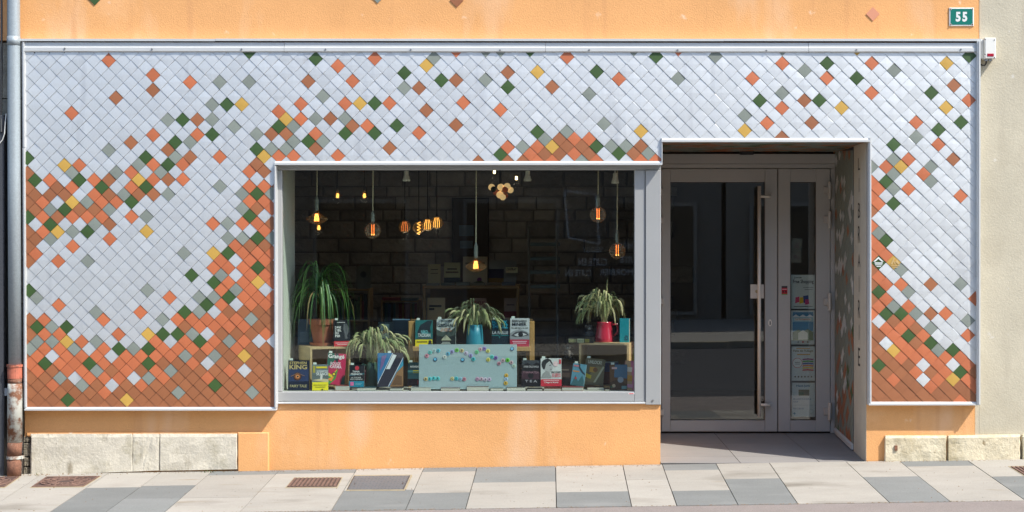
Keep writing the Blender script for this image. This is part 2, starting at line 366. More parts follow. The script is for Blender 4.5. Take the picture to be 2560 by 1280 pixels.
# cladding: dark battens, then the shingles
c = MB()
for a,b,y0,y1 in [(62,688,128,1018),(688,1653,128,405),(1653,2176,128,347),(2176,2440,128,1005)]:
    c.box(X(a), X(b), .014, .069, Z(y1), Z(y0))
clad = build('cladding_board', c, M_backing, shop)
# lattice fitted to the photo (cubic in the lattice steps)
CO = [[1242.056, 556.982], [4.175, 460.013], [1.851, -2.915], [-1.744, 1.111], [1197.093, -10.329], [-3.529, -0.576], [-0.663, 1.687], [2.244, -0.412], [-1.507, -3.341], [3.343, 1.991]]
def lat(a, b):
    x, y = a*18.5+168.75, b*18.5+1000.4
    u, v = (x-1250)/1200, (y-560)/460
    k = 0; px = py = 0.0
    for i in range(4):
        for j in range(4-i):
            t = u**i*v**j; px += CO[k][0]*t; py += CO[k][1]*t; k += 1
    return px, py
TILES = {}
for row in '''-47:25G,53O,57S,59S,63G,77S,83O,97S,107Y
-46:6O,34G,42O,50S,68O,80G,88S,122G
-45:37O,49Y,97O,103G,109O,119Y
-44:12O,46G,60B,64Y,72G,100S,112S
-43:17O,21S,25S,33B,39O,51G,53B,57S,75O,83S,93O,103O,107G
-42:12B,46S,48B,60G,66B,120B
-41:7B,35S,71S,97S,109O,117G
-40:20S,22G,24Y,32O,38O,40Y,42G,44O,54O,94G,100B,102G,122O
-39:1O,29O,49B,59O,97O,105Y,119Y
-38:14S,16G,18B,20S,30Y,32O,34S,36B,38S,92S
-37:23S,29G,31S,39B,41O,45G,53B,73S,95O,101B,115O,121G
-36:12O,18O,20G,26S,28B,30B,34O,38G,42G,48O,64G,68S,78Y,92Y,118G
-35:9B,15G,17S,31S,33G,35S,65S,67B,69O,71O,97B,115S
-34:6S,14B,26G,28S,30S,34B,44B,60O,62S,64O,66Y,68B,70B,72G,74S,76S,78B,112G,118O
-33:-5G,11G,15S,17B,21O,27Y,29O,31O,37O,59G,61W,63O,65B,67B,69O,71B,73W,75G,77B,79S
-32:0Y,2O,10S,12O,14G,16O,26B,56B,60B,62B,64O,66O,70S,72O,78O,80O,112S,114O,120B
-31:-5B,1S,7S,9O,13S,25O,27B,109S,111O,113Y,117S
-30:-4G,-2O,2G,4O,6B,10Y,12O,14B,16O,112S,116O
-29:-5B,-1B,1O,5G,9O,11G,21S,25O,27O,29B,109O,111G,117S
-28:-4B,-2B,0B,4O,6B,8S,10B,12B,14S,24S,26G,28S,110O,112S,114O
-27:-5B,-3O,-1W,1Y,3S,5O,7O,9G,25O,27O,109O,121O
-26:-4B,-2S,0G,2B,4B,6S,24S,26B,28O,110O,112G
-25:-5G,-3O,-1B,1O,3O,5O,9O,11S,25G,27W,109B
-24:-2G,4S,6B,20O,22S,24O,26O,28B
-23:-5B,-3O,-1Y,1S,3G,11Y,27O,109O
-22:-4B,-2S,6O,22S,24S,26G,28S,110S
-21:-5B,1O,23O,25B,27B,109O,111G
-20:-4O,16S,20Y,22G,24O,26O,28O,110O
-19:-5B,-1O,3S,21O,23W,25O,27O,109O,111O
-18:20O,22O,24O,26G,28B,110G,112Y
-17:17G,21S,23W,25O,27O,109B,113S
-16:20G,22O,24O,26Y,28O,110O
-15:-5G,11S,21O,23S,25O,27W,109B,111O,113O,117B,121S
-14:-4S,14O,18S,20S,22G,24O,26O,28O,110G,114S
-13:-1O,19G,21O,23W,25O,27O,109B,111O,123O
-12:4S,10O,16G,18S,20W,22B,24B,26B,28B,110O,112S,114O
-11:-5B,-3O,5O,13S,15O,17O,19O,21O,23O,25S,27B,109O,111G,113G,115S,117B,119O
-10:-4G,-2S,0G,16B,18O,20O,22O,24O,26B,28B,110W,112B,114O,116W,122S
-9:-5B,-3O,-1O,7O,11Y,13G,15G,17S,19W,21B,23B,25B,27O,109B,111O,113O,115B,117S
-8:-4S,-2S,0Y,2O,4S,12O,14W,16O,18G,20O,22S,24O,26W,28W,110B,112O,114G,116O,122O
-7:-5S,-3O,-1O,1S,3W,5O,7G,9S,11G,13O,15O,17O,19O,21B,23O,25B,27B,109B,111W,113O,115B,117G
-6:-4O,-2W,0O,2O,4O,6W,8O,10O,12O,14O,16S,18B,20S,22B,24Y,26B,28B,110B,112Y,114O,116O,118S,120G
-5:-5O,-3G,-1O,1O,3G,5O,7O,9O,11G,13B,15B,17O,19W,21B,23B,25B,27B,109B,111B,113O,115O,117O,119O,121O,123W
-4:-4O,-2B,0O,2O,4S,6B,8O,10B,12O,14S,16B,18B,20B,22O,24W,26B,28B,110G,112B,114B,116W,118O,120W,122O
-3:-5B,-3B,-1S,1W,3O,5O,7O,9W,11S,13O,15B,17B,19O,21B,23B,25B,109B,111B,113B,115O,117B,119O,121G,123B
-2:-4B,-2O,0B,2S,4B,6W,8B,10O,12B,14B,16B,20G,110B,112O,114B,116W,118O,120Y,122O
-1:-5B,-3B,-1B,1B,3B,5O,7B,9B,15S,25S,109B,111B,113B,115B,117O,119B,121B,123O
0:-4B,-2B,0G,2B,4B,6B,8Y,10B
1:121O'''.split('\n'):
    b, r = row.split(':')
    for e in r.split(','): TILES[(int(e[:-1]), int(b))] = e[-1]
RECTS = [(63,687,130.5,1018),(687,1653,130,404),(1653,2177,129,346),(2177,2441,129,1005)]
def default_kind(px, py):
    if px < 690:
        if py > 925: return 'B'
        if px < 72 and (440 < py < 670 or py > 800): return 'B'
        if px > 676 and py > 800: return 'B'
        return 'W'
    if px > 2150:
        if py > 968 or (px < 2200 and py > 640) or (px > 2425 and py > 905): return 'B'
    return 'W'
def clip(poly, ax, lim, sign):
    out = []
    for i in range(len(poly)):
        p, q = poly[i], poly[(i+1)%len(poly)]
        a, b = sign*(p[ax]-lim), sign*(q[ax]-lim)
        if a >= 0: out.append(p)
        if (a >= 0) != (b >= 0):
            t = a/(a-b); out.append(tuple(p[k]+(q[k]-p[k])*t for k in range(len(p))))
    return out
def area(poly): return .5*sum(poly[i][0]*poly[(i+1)%len(poly)][1]-poly[(i+1)%len(poly)][0]*poly[i][1] for i in range(len(poly)))
def unit_tile(variant):
    """a folded metal shingle, 2 x 2 across its points: raised middle, lower edges turned back"""
    rng = random.Random(variant); q = rng.uniform(.4,1.4)
    ring = [(0,-1),(1,0),(0,1),(-1,0)]; tilt = {0:-.0027,1:0,2:.0027,3:0}
    v = [(x*.982,tilt[k],z*.982) for k,(x,z) in enumerate(ring)]
    v += [(x*.90,tilt[k]*.9-.0007*q,z*.90) for k,(x,z) in enumerate(ring)]
    v += [(rng.uniform(-.1,.1),-.0015*q,rng.uniform(-.1,.1))]
    v += [(x*.982,.009,z*.982) for x,z in ring]
    f = []
    for k in range(4):
        n = (k+1)%4
        f += [(k,n,4+n,4+k),(4+k,4+n,8),(9+k,9+n,n,k)]
    return v, f
VAR = 5
proto = {}
for k in TILE_NAME:
    for i in range(VAR):
        v, f = unit_tile(i*7+ord(k)); me = bpy.data.meshes.new(TILE_NAME[k]); me.from_pydata(v, [], f); me.materials.append(M_tile[k])
        proto[k,i] = me
cells = []
for b in range(-50, 6):
    for a in range(-8, 128):
        if (a+b) % 2: continue
        px, py = lat(a, b)
        if not (40 < px < 2462 and 105 < py < 1040): continue
        cells.append((a, b, px, py))
whole, cut = [], []
for a,b,px,py in cells:
    k = TILES.get((a,b)) or default_kind(px,py)
    e = lat(a+1,b); wst = lat(a-1,b); n = lat(a,b-1); s = lat(a,b+1)
    polyg = [s, e, n, wst]
    full = abs(area(polyg)); got = []
    for x0,x1,y0,y1 in RECTS:
        if x0 == 687 and py < 392: y1 = 411            # the lowest whole row hangs over the trim
        if x0 == 1653 and py < 332: y1 = 353
        if x0 == 63 and py < 1004: y1 = 1021
        p = polyg
        for ax,lim,sg in ((0,x0,1),(0,x1,-1),(1,y0,1),(1,y1,-1)):
            p = clip(p, ax, lim, sg)
            if not p: break
        if p and abs(area(p)) > 2: got.append(p)
    tot = sum(abs(area(p)) for p in got)
    if tot > full*.985: whole.append((a,b,px,py,k))
    elif tot > full*.02: cut.append((a,b,px,py,k,got,polyg))
silver = sorted([t for t in whole if t[4]=='W'], key=lambda t: abs(t[2]-1280)+abs(t[3]-640)*1.5)
keep = set((t[0],t[1]) for t in silver[:300])
rest = MB(); rest_r = []
for a,b,px,py,k in whole:
    e = lat(a+1,b); wst = lat(a-1,b); n = lat(a,b-1); s = lat(a,b+1)
    hx = (e[0]-wst[0])/2/PPM; hz = (s[1]-n[1])/2/PPM; ang = math.atan2(e[1]-wst[1], e[0]-wst[0])
    rx = random.gauss(0,.010); rz = random.gauss(0,.010)
    M4 = Matrix.Translation(P(px,py,0)) @ Euler((rx, ang, rz)).to_matrix().to_4x4() @ Matrix.Diagonal((hx,1,hz,1))
    me = proto[k, random.randrange(VAR)]
    if k == 'W' and (a,b) not in keep:
        i0 = len(rest.f)
        rest.idx([tuple(M4 @ v.co) for v in me.vertices], [tuple(p.vertices) for p in me.polygons]); rest_r += [random.random()]*(len(rest.f)-i0)
        continue
    o = bpy.data.objects.new(TILE_NAME[k], me); col.objects.link(o); o.parent = clad
    M4 = Matrix.Translation(-WO[clad]) @ M4
    o.location, rq, o.scale = M4.decompose(); o.rotation_euler = rq.to_euler()
    WO[o] = P(px,py,0)
def cut_tile(mb, got, polyg, px, py):
    for p in got:
        if area(p) > 0: p = p[::-1]
        hy = (polyg[0][1]-polyg[2][1])/2
        dep = [.0027*(-(y-py)/hy) - .0008 for x,y in p]
        n = len(p)
        pts = [(X(x), d, Z(y)) for (x,y),d in zip(p,dep)]; back = [(X(x), .009, Z(y)) for x,y in p]
        mb.idx(pts+back, [tuple(range(n))] + [(i, n+i, n+(i+1)%n, (i+1)%n) for i in range(n)])
for a,b,px,py,k,got,polyg in cut:
    if k == 'W':
        i0 = len(rest.f); cut_tile(rest, got, polyg, px, py); rest_r += [random.random()]*(len(rest.f)-i0)
    else:
        mb = MB(); cut_tile(mb, got, polyg, px, py); build(TILE_NAME[k], mb, M_tile[k], clad, origin=P(px,py,0))
ro = build('silver_tiles', rest, M_silver, clad, kind='stuff')
at = ro.data.attributes.new('rnd', 'FLOAT', 'FACE'); at.data.foreach_set('value', rest_r)
# the two printed shingles of the roofing trade beside the door
lg = MB()
for (px,py,colr) in [(2196,655,0)]:
    q = lambda x,y: (X(x), -.0045, Z(y))
    for pts in ([(2183,654),(2196,642),(2209,654),(2204,654),(2196,647),(2188,654)], [(2186,656),(2207,656),(2206,659),(2187,659)], [(2187,661),(2206,661),(2204,663),(2188,663)], [(2190,665),(2203,665),(2201,667),(2192,667)]):
        lg.face([q(x,y) for x,y in pts][::-1])
build('roof_emblem', lg, ink((225,232,228)), clad)
lg = MB()
for pts in ([(2226,661),(2234,645),(2237,645),(2231,661)], [(2233,648),(2240,661),(2236,661)], [(2238,654),(2243,648),(2249,661),(2245,661)], [(2226,663),(2249,663),(2248,665),(2227,665)], [(2229,667),(2245,667),(2243,669),(2231,669)]):
    lg.face([q(x,y) for x,y in pts][::-1])
build('trade_emblem', lg, ink((205,175,120)), clad)

# metal trims round the cladding
t = MB()
def band(mb, x0, x1, y0, y1, d0, d1): mb.box(X(x0), X(x1), d0, d1, Z(y1), Z(y0))
def hline(mb, xa, ya, xb, yb, h0, h1, d0, d1):
    """strip along a line in the photo's plane, from h0 below to h1 below the line"""
    mb.prism([(X(xa),Z(ya+h1)),(X(xb),Z(yb+h1)),(X(xb),Z(yb+h0)),(X(xa),Z(ya+h0))], d0, d1)
cuts = [58,711,1364,2021,2441]
for i in range(4):
    x0,x1 = cuts[i]+.4,cuts[i+1]-.4
    tt = MB(); o = .0012*(i%2)
    # face, fold and lip of the head flashing
    pts = [(-.004,106.8),(-.006,117.5),(-.015,120),(-.015,128.5),(-.005,131),(.012,131),(.012,106.8)]
    va = [(X(x0),d-o,Z(y+ (x0-1250)*.0006)) for d,y in pts]; vb = [(X(x1),d-o,Z(y+(x1-1250)*.0006)) for d,y in pts]
    n = len(pts)
    tt.idx(va+vb, [(k,(k+1)%n,n+(k+1)%n,n+k) for k in range(n)] + [tuple(range(n-1,-1,-1)), tuple(range(n,2*n))])
    build('head_flashing', tt, M_trim, shop, origin=P((x0+x1)/2,118,0))
cp = MB()
for xa,xb in [(50,540),(540,1166),(1166,1810),(1810,2452)]:
    pts = [(.069,95.5),(-.022,97.5),(-.022,103.2),(.069,102)]
    ya = random.uniform(-.5,.5)
    va = [(X(xa),d,Z(y+ya)) for d,y in pts]; vb = [(X(xb-.5),d,Z(y+ya+.3)) for d,y in pts]
    cp.idx(va+vb, [(k,(k+1)%4,4+(k+1)%4,4+k) for k in range(4)] + [(3,2,1,0),(4,5,6,7)])
build('cap_flashing', cp, M_trim, shop, origin=P(1250,100,0))
M_screw = mat('screw_head', (.35,.35,.35), .35, metal=.8)
for px,py in [(162,121),(380,123),(604,123),(814,123.5),(1027,124),(1250,125.5),(1473,125),(1694,125),(1916,126.5),(2141,124.5),(2402,123.5)]:
    mb = MB(); p = P(px,py,-.016); mb.tube([p, p+Vector((0,-.005,0))], .007, 8); build('screw', mb, M_screw, shop, origin=p, smooth=False)
def vtrim(name, xa, ya, xb, yb, wpx, d0, d1, step=None):
    mb = MB(); mb.prism([(X(xa),Z(ya)),(X(xb),Z(yb)),(X(xb+wpx),Z(yb)),(X(xa+wpx),Z(ya))], d0, d1)
    mb.prism([(X(xa+wpx*.45),Z(ya+1)),(X(xb+wpx*.45),Z(yb-1)),(X(xb+wpx*.8),Z(yb-1)),(X(xa+wpx*.8),Z(ya+1))], d0-.007, d0-.0005)
    return build(name, mb, M_trim, shop, origin=P(xa,(ya+yb)/2,0))
vtrim('edge_trim', 55.5,105, 57.5,369, 7.5, -.012, .069); vtrim('edge_trim', 57,369.5, 61,1019, 7, -.012, .069)
vtrim('edge_trim', 2440.5,103, 2440,1011, 8.5, -.030, .069)
vtrim('edge_trim', 2170.5,344, 2171,1009, 7, -.012, .069)
vtrim('edge_trim', 685.5,414, 686.5,1019, 5.5, -.020, .069)
vtrim('edge_trim', 1652.6,345, 1652.6,411, 3.2, -.012, .069)
def sill(name, xa, xb, y0, y1):
    mb = MB(); pts = [(-.004,y0),(-.010,lerp(y0,y1,.42)),(-.024,lerp(y0,y1,.5)),(-.024,y1),(.069,y1),(.069,y0)]
    va = [(X(xa),d,Z(y)) for d,y in pts]; vb = [(X(xb),d,Z(y)) for d,y in pts]; n = len(pts)
    mb.idx(va+vb, [(k,(k+1)%n,n+(k+1)%n,n+k) for k in range(n)] + [tuple(range(n-1,-1,-1)), tuple(range(n,2*n))])
    return build(name, mb, M_trim, shop, origin=P((xa+xb)/2,y1,0))
sill('bottom_trim', 63,691,1017.5,1025.5); sill('bottom_trim', 687,1655,403,412.5); sill('bottom_trim', 1653.5,2174,345.5,355); sill('bottom_trim', 2171,2447,1004.5,1012.5)

# stone plinths and the plastered one
def rough_block(name, xa, xb, yta, ytb, yba, ybb, d0, d1, m, parent, ch=.012, seed=1):
    """a chamfered, slightly uneven stone; corners given in the photo"""
    rng = random.Random(seed); mb = MB(); nx, nz = 10, 5; v = []; f = []
    for j in range(nz+1):
        for i in range(nx+1):
            u = [0,.012,.13,.26,.38,.5,.62,.74,.87,.988,1][i]; w_ = [0,.22,.45,.68,.91,1][j]
            px = lerp(xa,xb,u); py = lerp(lerp(yba,ybb,u), lerp(yta,ytb,u), w_)
            d = d0 + rng.uniform(-.0035,.0035)
            if i in (0,nx) : px += rng.uniform(-1.2,1.2); d += ch
            if j == nz: d += ch*1.3; 
            v.append((X(px,d), d, Z(py,d)))
    for j in range(nz):
        for i in range(nx): f.append((j*(nx+1)+i, j*(nx+1)+i+1, (j+1)*(nx+1)+i+1, (j+1)*(nx+1)+i))
    n = len(v)
    ringi = [i for i in range(nx+1)] + [(j)*(nx+1)+nx for j in range(1,nz+1)] + [nz*(nx+1)+i for i in range(nx-1,-1,-1)] + [j*(nx+1) for j in range(nz-1,0,-1)]
    for i in ringi: v.append((v[i][0], d1, v[i][2]))
    L_ = len(ringi)
    for k in range(L_): f.append((ringi[k], n+k, n+(k+1)%L_, ringi[(k+1)%L_]))
    mb.idx(v, f); return build(name, mb, m, parent, origin=P((xa+xb)/2,(yba+ybb)/2,d0), smooth=False)
rough_block('plinth_stone', 76,331.7,1084.5,1084.5,1188,1179,.045,.2,M_lime,shop,.006,seed=3)
rough_block('plinth_stone', 332.3,398,1084.5,1084.5,1179,1176,.047,.2,M_lime,shop,.006,seed=4)
rough_block('plinth_stone', 398.6,593,1084.5,1084.5,1177,1173,.044,.2,M_lime,shop,.006,seed=5)
mb = MB(); mb.bev(X(594.5,.05),X(672,.05),.044,.2,-.3,Z(1081,.05),.007); build('plinth_block', mb, M_plaster, shop, origin=P(633,1170,.05))
mb = MB(); mb.prism([(X(62),Z(1091)),(X(598),Z(1091)),(X(598),Z(1083.5)),(X(62),Z(1083.5))], .058, .2)
build('plaster_lip', mb, M_plaster, shop, origin=P(330,1087,.06))
rough_block('plinth_stone', 2212,2366,1089,1089,1163,1160,.040,.2,M_lime2,shop,seed=7)
mb = MB(); mb.box(X(2239),X(2246),.03,.05,Z(1128),Z(1115)); build('rusty_stub', mb, mat('rust',(.2,.09,.05),.9,var=.4,var_scale=40), shop, origin=P(2242,1121,.04))

# ------------------------------------------------------------------ display window
wf = MB()
FD = .062
def fr(mb, x0, x1, y0, y1, d0, d1, b=.004): mb.bev(X(x0,d0),X(x1,d0),d0,d1,Z(y1,d0),Z(y0,d0),b)
win = MB(); fr(win, 690,1652,411,425,FD,.13); 
window = build('display_window', win, M_frame, shop, origin=P(1170,1005,.1))
mb = MB(); fr(mb, 692,705,425.4,979,FD,.13); build('window_frame', mb, M_frame, window)
mb = MB(); fr(mb, 1586,1613,425.4,1003.5,FD,.13); build('window_frame', mb, M_frame, window)
mb = MB(); fr(mb, 692,1585.6,979.5,1003,FD,.13); build('window_frame', mb, M_frame, window)
mb = MB(); fr(mb, 1614,1652.5,425.4,1012,FD-.012,.13); build('side_panel', mb, M_frame, window)
mb = MB(); fr(mb, 692,1613,1005,1010,FD-.018,.13,.003); build('sill', mb, M_trim, window)
mb = MB(); p = P(1632,1001,.05); mb.tube([p,p+Vector((0,-.006,0))],.008,8); build('screw', mb, M_screw, window, origin=p)
mb = MB(); mb.box(X(700,.1),X(1590,.1),.100,.108,Z(984,.1),Z(421,.1)); build('glass_pane', mb, M_pane, window)
mb = MB(); mb.box(X(1571,.06),X(1586,.06),.0605,.0618,Z(986,.06),Z(982,.06)); st = build('sticker', mb, ink((225,225,220)), window)
mb = MB(); mb.box(X(1573,.06),X(1584,.06),.0598,.0604,Z(985,.06),Z(983,.06)); build('sticker', mb, ink((205,60,70)), window)

# ------------------------------------------------------------------ porch: floor, jamb, ceiling, side shingles
DD = 1.47
def por_z(d): return lerp(Z(1157,.07), Z(1084,DD), (d-.07)/(DD-.07))
M_porch = mat('porch_tile', (.265,.25,.235), .55, spec=.4, var=.07, var_scale=5, grain=.05, grain_scale=200, stretch=(.4,1,1), rnd=.03)
pb = MB(); pb.idx([(.855,.0645,por_z(.07)-.004),(2.447,.0645,por_z(.07)-.004),(2.44,1.6,por_z(1.6)-.004),(.855,1.6,por_z(1.6)-.004),(.855,.0645,-.3),(2.447,.0645,-.3)], [(0,1,2,3),(4,5,1,0)])
porch = build('porch_floor', pb, mat('porch_joint',(.05,.048,.045),.9), kind='structure')
ex = [.856, X(1850,.07)-.02, X(2050,.07)-.02, 2.446]; tl = [X(1787,DD), X(1961,DD)]
def edge_x(i, d):
    if i == 0: return .856
    if i == 3: return 2.446
    return lerp([0,X(1851,.07),X(2051,.07)][i], [0,X(1787,DD),X(1961,DD)][i], (d-.07)/(DD-.07))
for i in range(3):
    for d0,d1 in ((.067,.36),(.36,.98),(.98,1.6)):
        g = .0025; q = [(edge_x(i,d0)+g,d0+g),(edge_x(i+1,d0)-g,d0+g),(edge_x(i+1,d1)-g,d1-g),(edge_x(i,d1)+g,d1-g)]
        mb = MB(); v = [(x,d,por_z(d)) for x,d in q]+[(x,d,por_z(d)-.01) for x,d in q]
        mb.idx(v, [(0,1,2,3),(4,5,1,0),(5,6,2,1),(6,7,3,2),(7,4,0,3)]); build('floor_tile', mb, M_porch, porch, origin=(q[0][0],d0,por_z(d0)))
jm = mat('jamb_render', (.50,.46,.38), .9, spec=.2, var=.08, var_scale=5, grain=.06, grain_scale=150, bump=.5, bump_scale=90)
mb = MB(); mb.box(2.4445, 2.4465, .0705, .60, -.1, 2.505); jamb = build('jamb', mb, jm, shop, origin=(2.445,.3,0))
M_letter = mat('engraved_letter', (.05,.045,.04), .8)
for s,y0,y1,wd in [('L',395,425,.11),('I',445,480,.02),('B',507,545,.12),('R',565,607,.12),('A',635,668,.13),('I',690,730,.02),('R',750,795,.12),('I',812,850,.02),('E',870,915,.11)]:
    mb = MB(); dm = .36; z0,z1 = Z(y1,dm),Z(y0,dm)
    wd *= .8; put_text(mb, s, lambda u,v: (2.443, dm-wd/2+(1-u)*wd, z0+(z1-z0)*v))
    build('letter', mb, M_letter, jamb)
def shingle_plane(name, fn, w_, h_, hx, hz, pick, parent, th=.004):
    """joined diamond shingles over a w_ x h_ plane; fn(u, v, out) gives the point, out metres off the plane"""
    groups = MB(); keys = list(M_tile)
    b = 0
    while b*hz < h_+hz:
        a = b % 2
        while a*hx < w_+hx:
            cx_, cz_ = a*hx, b*hz
            poly = [(cx_,cz_-hz*.985),(cx_+hx*.985,cz_),(cx_,cz_+hz*.985),(cx_-hx*.985,cz_)]
            for ax,lim,sg in ((0,0,1),(0,w_,-1),(1,0,1),(1,h_,-1)):
                poly = clip(poly,ax,lim,sg)
                if not poly: break
            if poly and abs(area(poly)) > 1e-5:
                groups.mat = keys.index(pick(cx_/w_, cz_/h_)); n = len(poly)
                v = [fn(u,v_, th - .5*th*(v_-cz_)/hz) for u,v_ in poly] + [fn(u,v_,0) for u,v_ in poly]
                groups.idx(v, [tuple(range(n))]+[(i,n+i,n+(i+1)%n,(i+1)%n) for i in range(n)])
            a += 2
        b += 1
    return build(name, groups, [M_tile[k] for k in keys], parent, kind='stuff')
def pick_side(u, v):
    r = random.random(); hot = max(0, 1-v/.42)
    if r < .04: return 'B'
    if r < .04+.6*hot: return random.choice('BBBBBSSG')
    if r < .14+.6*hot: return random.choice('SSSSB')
    return 'W' if random.random() < .12 else 'S'  # mostly grey in place of silver: the recess's shade is put into the colour
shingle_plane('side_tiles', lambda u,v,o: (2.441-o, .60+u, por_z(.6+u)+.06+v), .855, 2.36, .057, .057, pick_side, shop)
mb = MB(); mb.box(2.4405, 2.4445, .60, 1.46, .02, 2.49); build('side_board', mb, M_backing, shop, origin=(2.443,1,0))
mb = MB(); v=[]; 
for d in (.60,1.45): v += [(2.425,d,por_z(d)+.012),(2.4405,d,por_z(d)+.012),(2.4405,d,por_z(d)+.058),(2.425,d,por_z(d)+.045)]
mb.idx(v, [(0,1,5,4),(1,2,6,5),(2,3,7,6),(3,0,4,7),(3,2,1,0),(4,5,6,7)]); build('skirting_trim', mb, M_trim, shop, origin=(2.43,1,.1))
shingle_plane('ceiling_tiles', lambda u,v,o: (.86+u, .08+v, 2.498-o), 1.575, 1.36, .057, .057, lambda u,v: random.choice('SSSSSSBBBG'), shop)  # silver shingles drawn grey, the ceiling's shade painted into their colour
mb = MB(); mb.box(.857, 2.44, .075, 1.45, 2.499, 2.505); build('ceiling_board', mb, M_backing, shop, origin=(1.6,.7,2.5))

# ------------------------------------------------------------------ glazed door
dr = MB()
def fd(mb, x0, x1, y0, y1, d0, d1, b=.004): mb.bev(X(x0,DD),X(x1,DD),d0,d1,Z(y1,DD),Z(y0,DD),b)
fd(dr, 1630,2088,385,409,DD-.035,DD+.08); 
door = build('shop_door', dr, M_doorframe, shop, origin=P(1860,1083,DD))
mb = MB(); fd(mb, 1630,2088,409.5,420.5,DD,DD+.08); build('door_frame', mb, M_doorframe, door)
mb = MB(); fd(mb, 2076.5,2088,421,1083,DD,DD+.08); build('door_frame', mb, M_doorframe, door)
mb = MB(); fd(mb, 1630,1653,421,1083,DD,DD+.08); build('door_frame', mb, M_doorframe, door)
mb = MB(); fd(mb, 1640,2084,1079.5,1086,DD+.03,DD+.1,.002); build('threshold', mb, M_dark, door)
mb = MB(); fd(mb, 1640,2084,420,1082,DD+.07,DD+.074,.001)
def leaf(x0,x1,y0,y1,gx0,gx1,gy0,gy1,name):
    mb = MB(); e = DD-.004
    fd(mb,x0,gx0,y0,y1,e,DD+.06); fd(mb,gx1,x1,y0,y1,e,DD+.06); fd(mb,gx0+.01,gx1-.01,y0,gy0,e+.0003,DD+.06); fd(mb,gx0+.01,gx1-.01,gy1,y1,e+.0003,DD+.06)
    l = build(name, mb, M_doorframe, door)
    g = MB(); g.box(X(gx0-3,DD),X(gx1+3,DD),DD+.025,DD+.033,Z(gy1+3,DD),Z(gy0-3,DD)); build('glass_pane', g, M_doorglass, door)
    bd = MB(); 
    for (a,b_,c_,d_) in ((gx0-.2,gx0+1.3,gy0,gy1),(gx1-1.3,gx1+.2,gy0,gy1),(gx0+1.4,gx1-1.4,gy0-.2,gy0+1.3),(gx0+1.4,gx1-1.4,gy1-1.3,gy1+.2)): bd.box(X(a,DD),X(b_,DD),DD+.012,DD+.0245,Z(d_,DD),Z(c_,DD))
    build('glazing_bead', bd, M_black, door)
leaf(1654,1943.3,422,1079,1676,1912,455,1051,'door_leaf')
leaf(1945.5,2075.5,422,1079,1976,2040,455,1051,'door_leaf')
hb = MB(); hx_ = X(1898,DD-.08); hd = DD-.085
hb.tube([(hx_,hd,Z(465,hd)),(hx_,hd,Z(1042,hd))], .0155, 12); handle = build('pull_handle', hb, M_steel, door, smooth=True)
for y in (491,1012):
    mb = MB(); mb.tube([(hx_,hd,Z(y,hd)),(X(1918,hd),hd,Z(y,hd)),(X(1924,DD-.05),DD-.05,Z(y,DD)),(X(1924,DD),DD-.004,Z(y,DD))], .011, 10); build('handle_bracket', mb, M_steel, door, smooth=True)
M_hinge = mat('hinge_grey', (.50,.48,.44), .45, metal=.4)
for y in (476,549,754,1028):
    mb = MB(); fd(mb, 2059,2079,y-9,y+9,DD-.022,DD-.005); mb.tube([P(2074.5,y-21,DD-.022),P(2074.5,y+22,DD-.022)], .017, 10); build('hinge', mb, M_hinge, door)
for y in (479,551,753,1031):
    mb = MB(); fd(mb, 1640,1660,y-8,y+8,DD-.022,DD-.005); build('hinge', mb, M_hinge, door)
mb = MB(); c_ = P(1925,807,DD-.005); mb.prism([(c_.x+.016*math.cos(k*.5236), c_.z+.031*math.sin(k*.5236)) for k in range(12)], DD-.012, DD-.0042); lock = build('lock', mb, M_steel, door)
mb = MB(); mb.box(c_.x-.004,c_.x+.004,DD-.0135,DD-.0122,c_.z-.018,c_.z+.014); build('keyhole', mb, M_black, door)
mb = MB(); fd(mb, 1848,1881,372,388,DD-.10,DD-.036,.006); sensor = build('door_sensor', mb, M_black, None, origin=P(1864,380,DD-.06)); tag(sensor, 'small black sensor box above the glass door', 'sensor')
# ------------------------------------------------------------------ inside of the shop
RX0, RX1, RD = -4.3, 3.3, 5.6
mk_room = lambda n, c, **k: mat(n, c, .9, spec=.2, **k)
M_rfloor = mk_room('shop_floorboards', (.10,.075,.055), var=.2, var_scale=5)
M_rwall = mk_room('dark_shop_wall', (.12,.11,.10), var=.2, var_scale=3)
M_reveal = mat('pale_green_reveal', (.66,.70,.62), .7, spec=.3, var=.04)
mb = MB(); mb.box(RX0,.735,.35,1.6,-.02,.085); mb.box(RX0,RX1,1.601,RD+.2,-.02,.085); build('shop_floor', mb, M_rfloor, kind='structure')
mb = MB(); mb.box(RX0,RX1,.35,RD+.2,2.62,2.75); build('shop_ceiling', mb, M_rwall, kind='structure')
mb = MB(); mb.box(RX0-.2,RX0,.35,RD+.2,-.02,2.75); mb.box(RX1,RX1+.2,.35,RD+.2,-.02,2.75); build('shop_side_wall', mb, M_rwall, kind='structure')
mb = MB(); mb.box(RX0,RX1,RD+.02,RD+.2,.085,2.62); bw = build('shop_back_wall', mb, mk_room('dark_mortar',(.26,.25,.24)), kind='structure')
M_stone_in = mk_room('dark_wall_stone', (.36,.35,.34), var=.3, var_scale=4, rnd=.28, bump=1, bump_scale=25, bump_dist=.03)
rng = random.Random(5); z = .09
while z < 2.55:
    h = rng.uniform(.11,.20); h = min(h, 2.61-z); x = RX0 + rng.uniform(0,.3)
    while x < 1.2:
        l = rng.uniform(.18,.5)
        mb = MB(); mb.bev(x+.006, x+l-.006-rng.uniform(0,.01), RD-.01-rng.uniform(0,.02), RD+.021, z+.004+rng.uniform(0,.008), z+h-.004, .015); build('stone', mb, M_stone_in, bw, origin=(x+l/2,RD,z+h/2)); x += l
    z += h
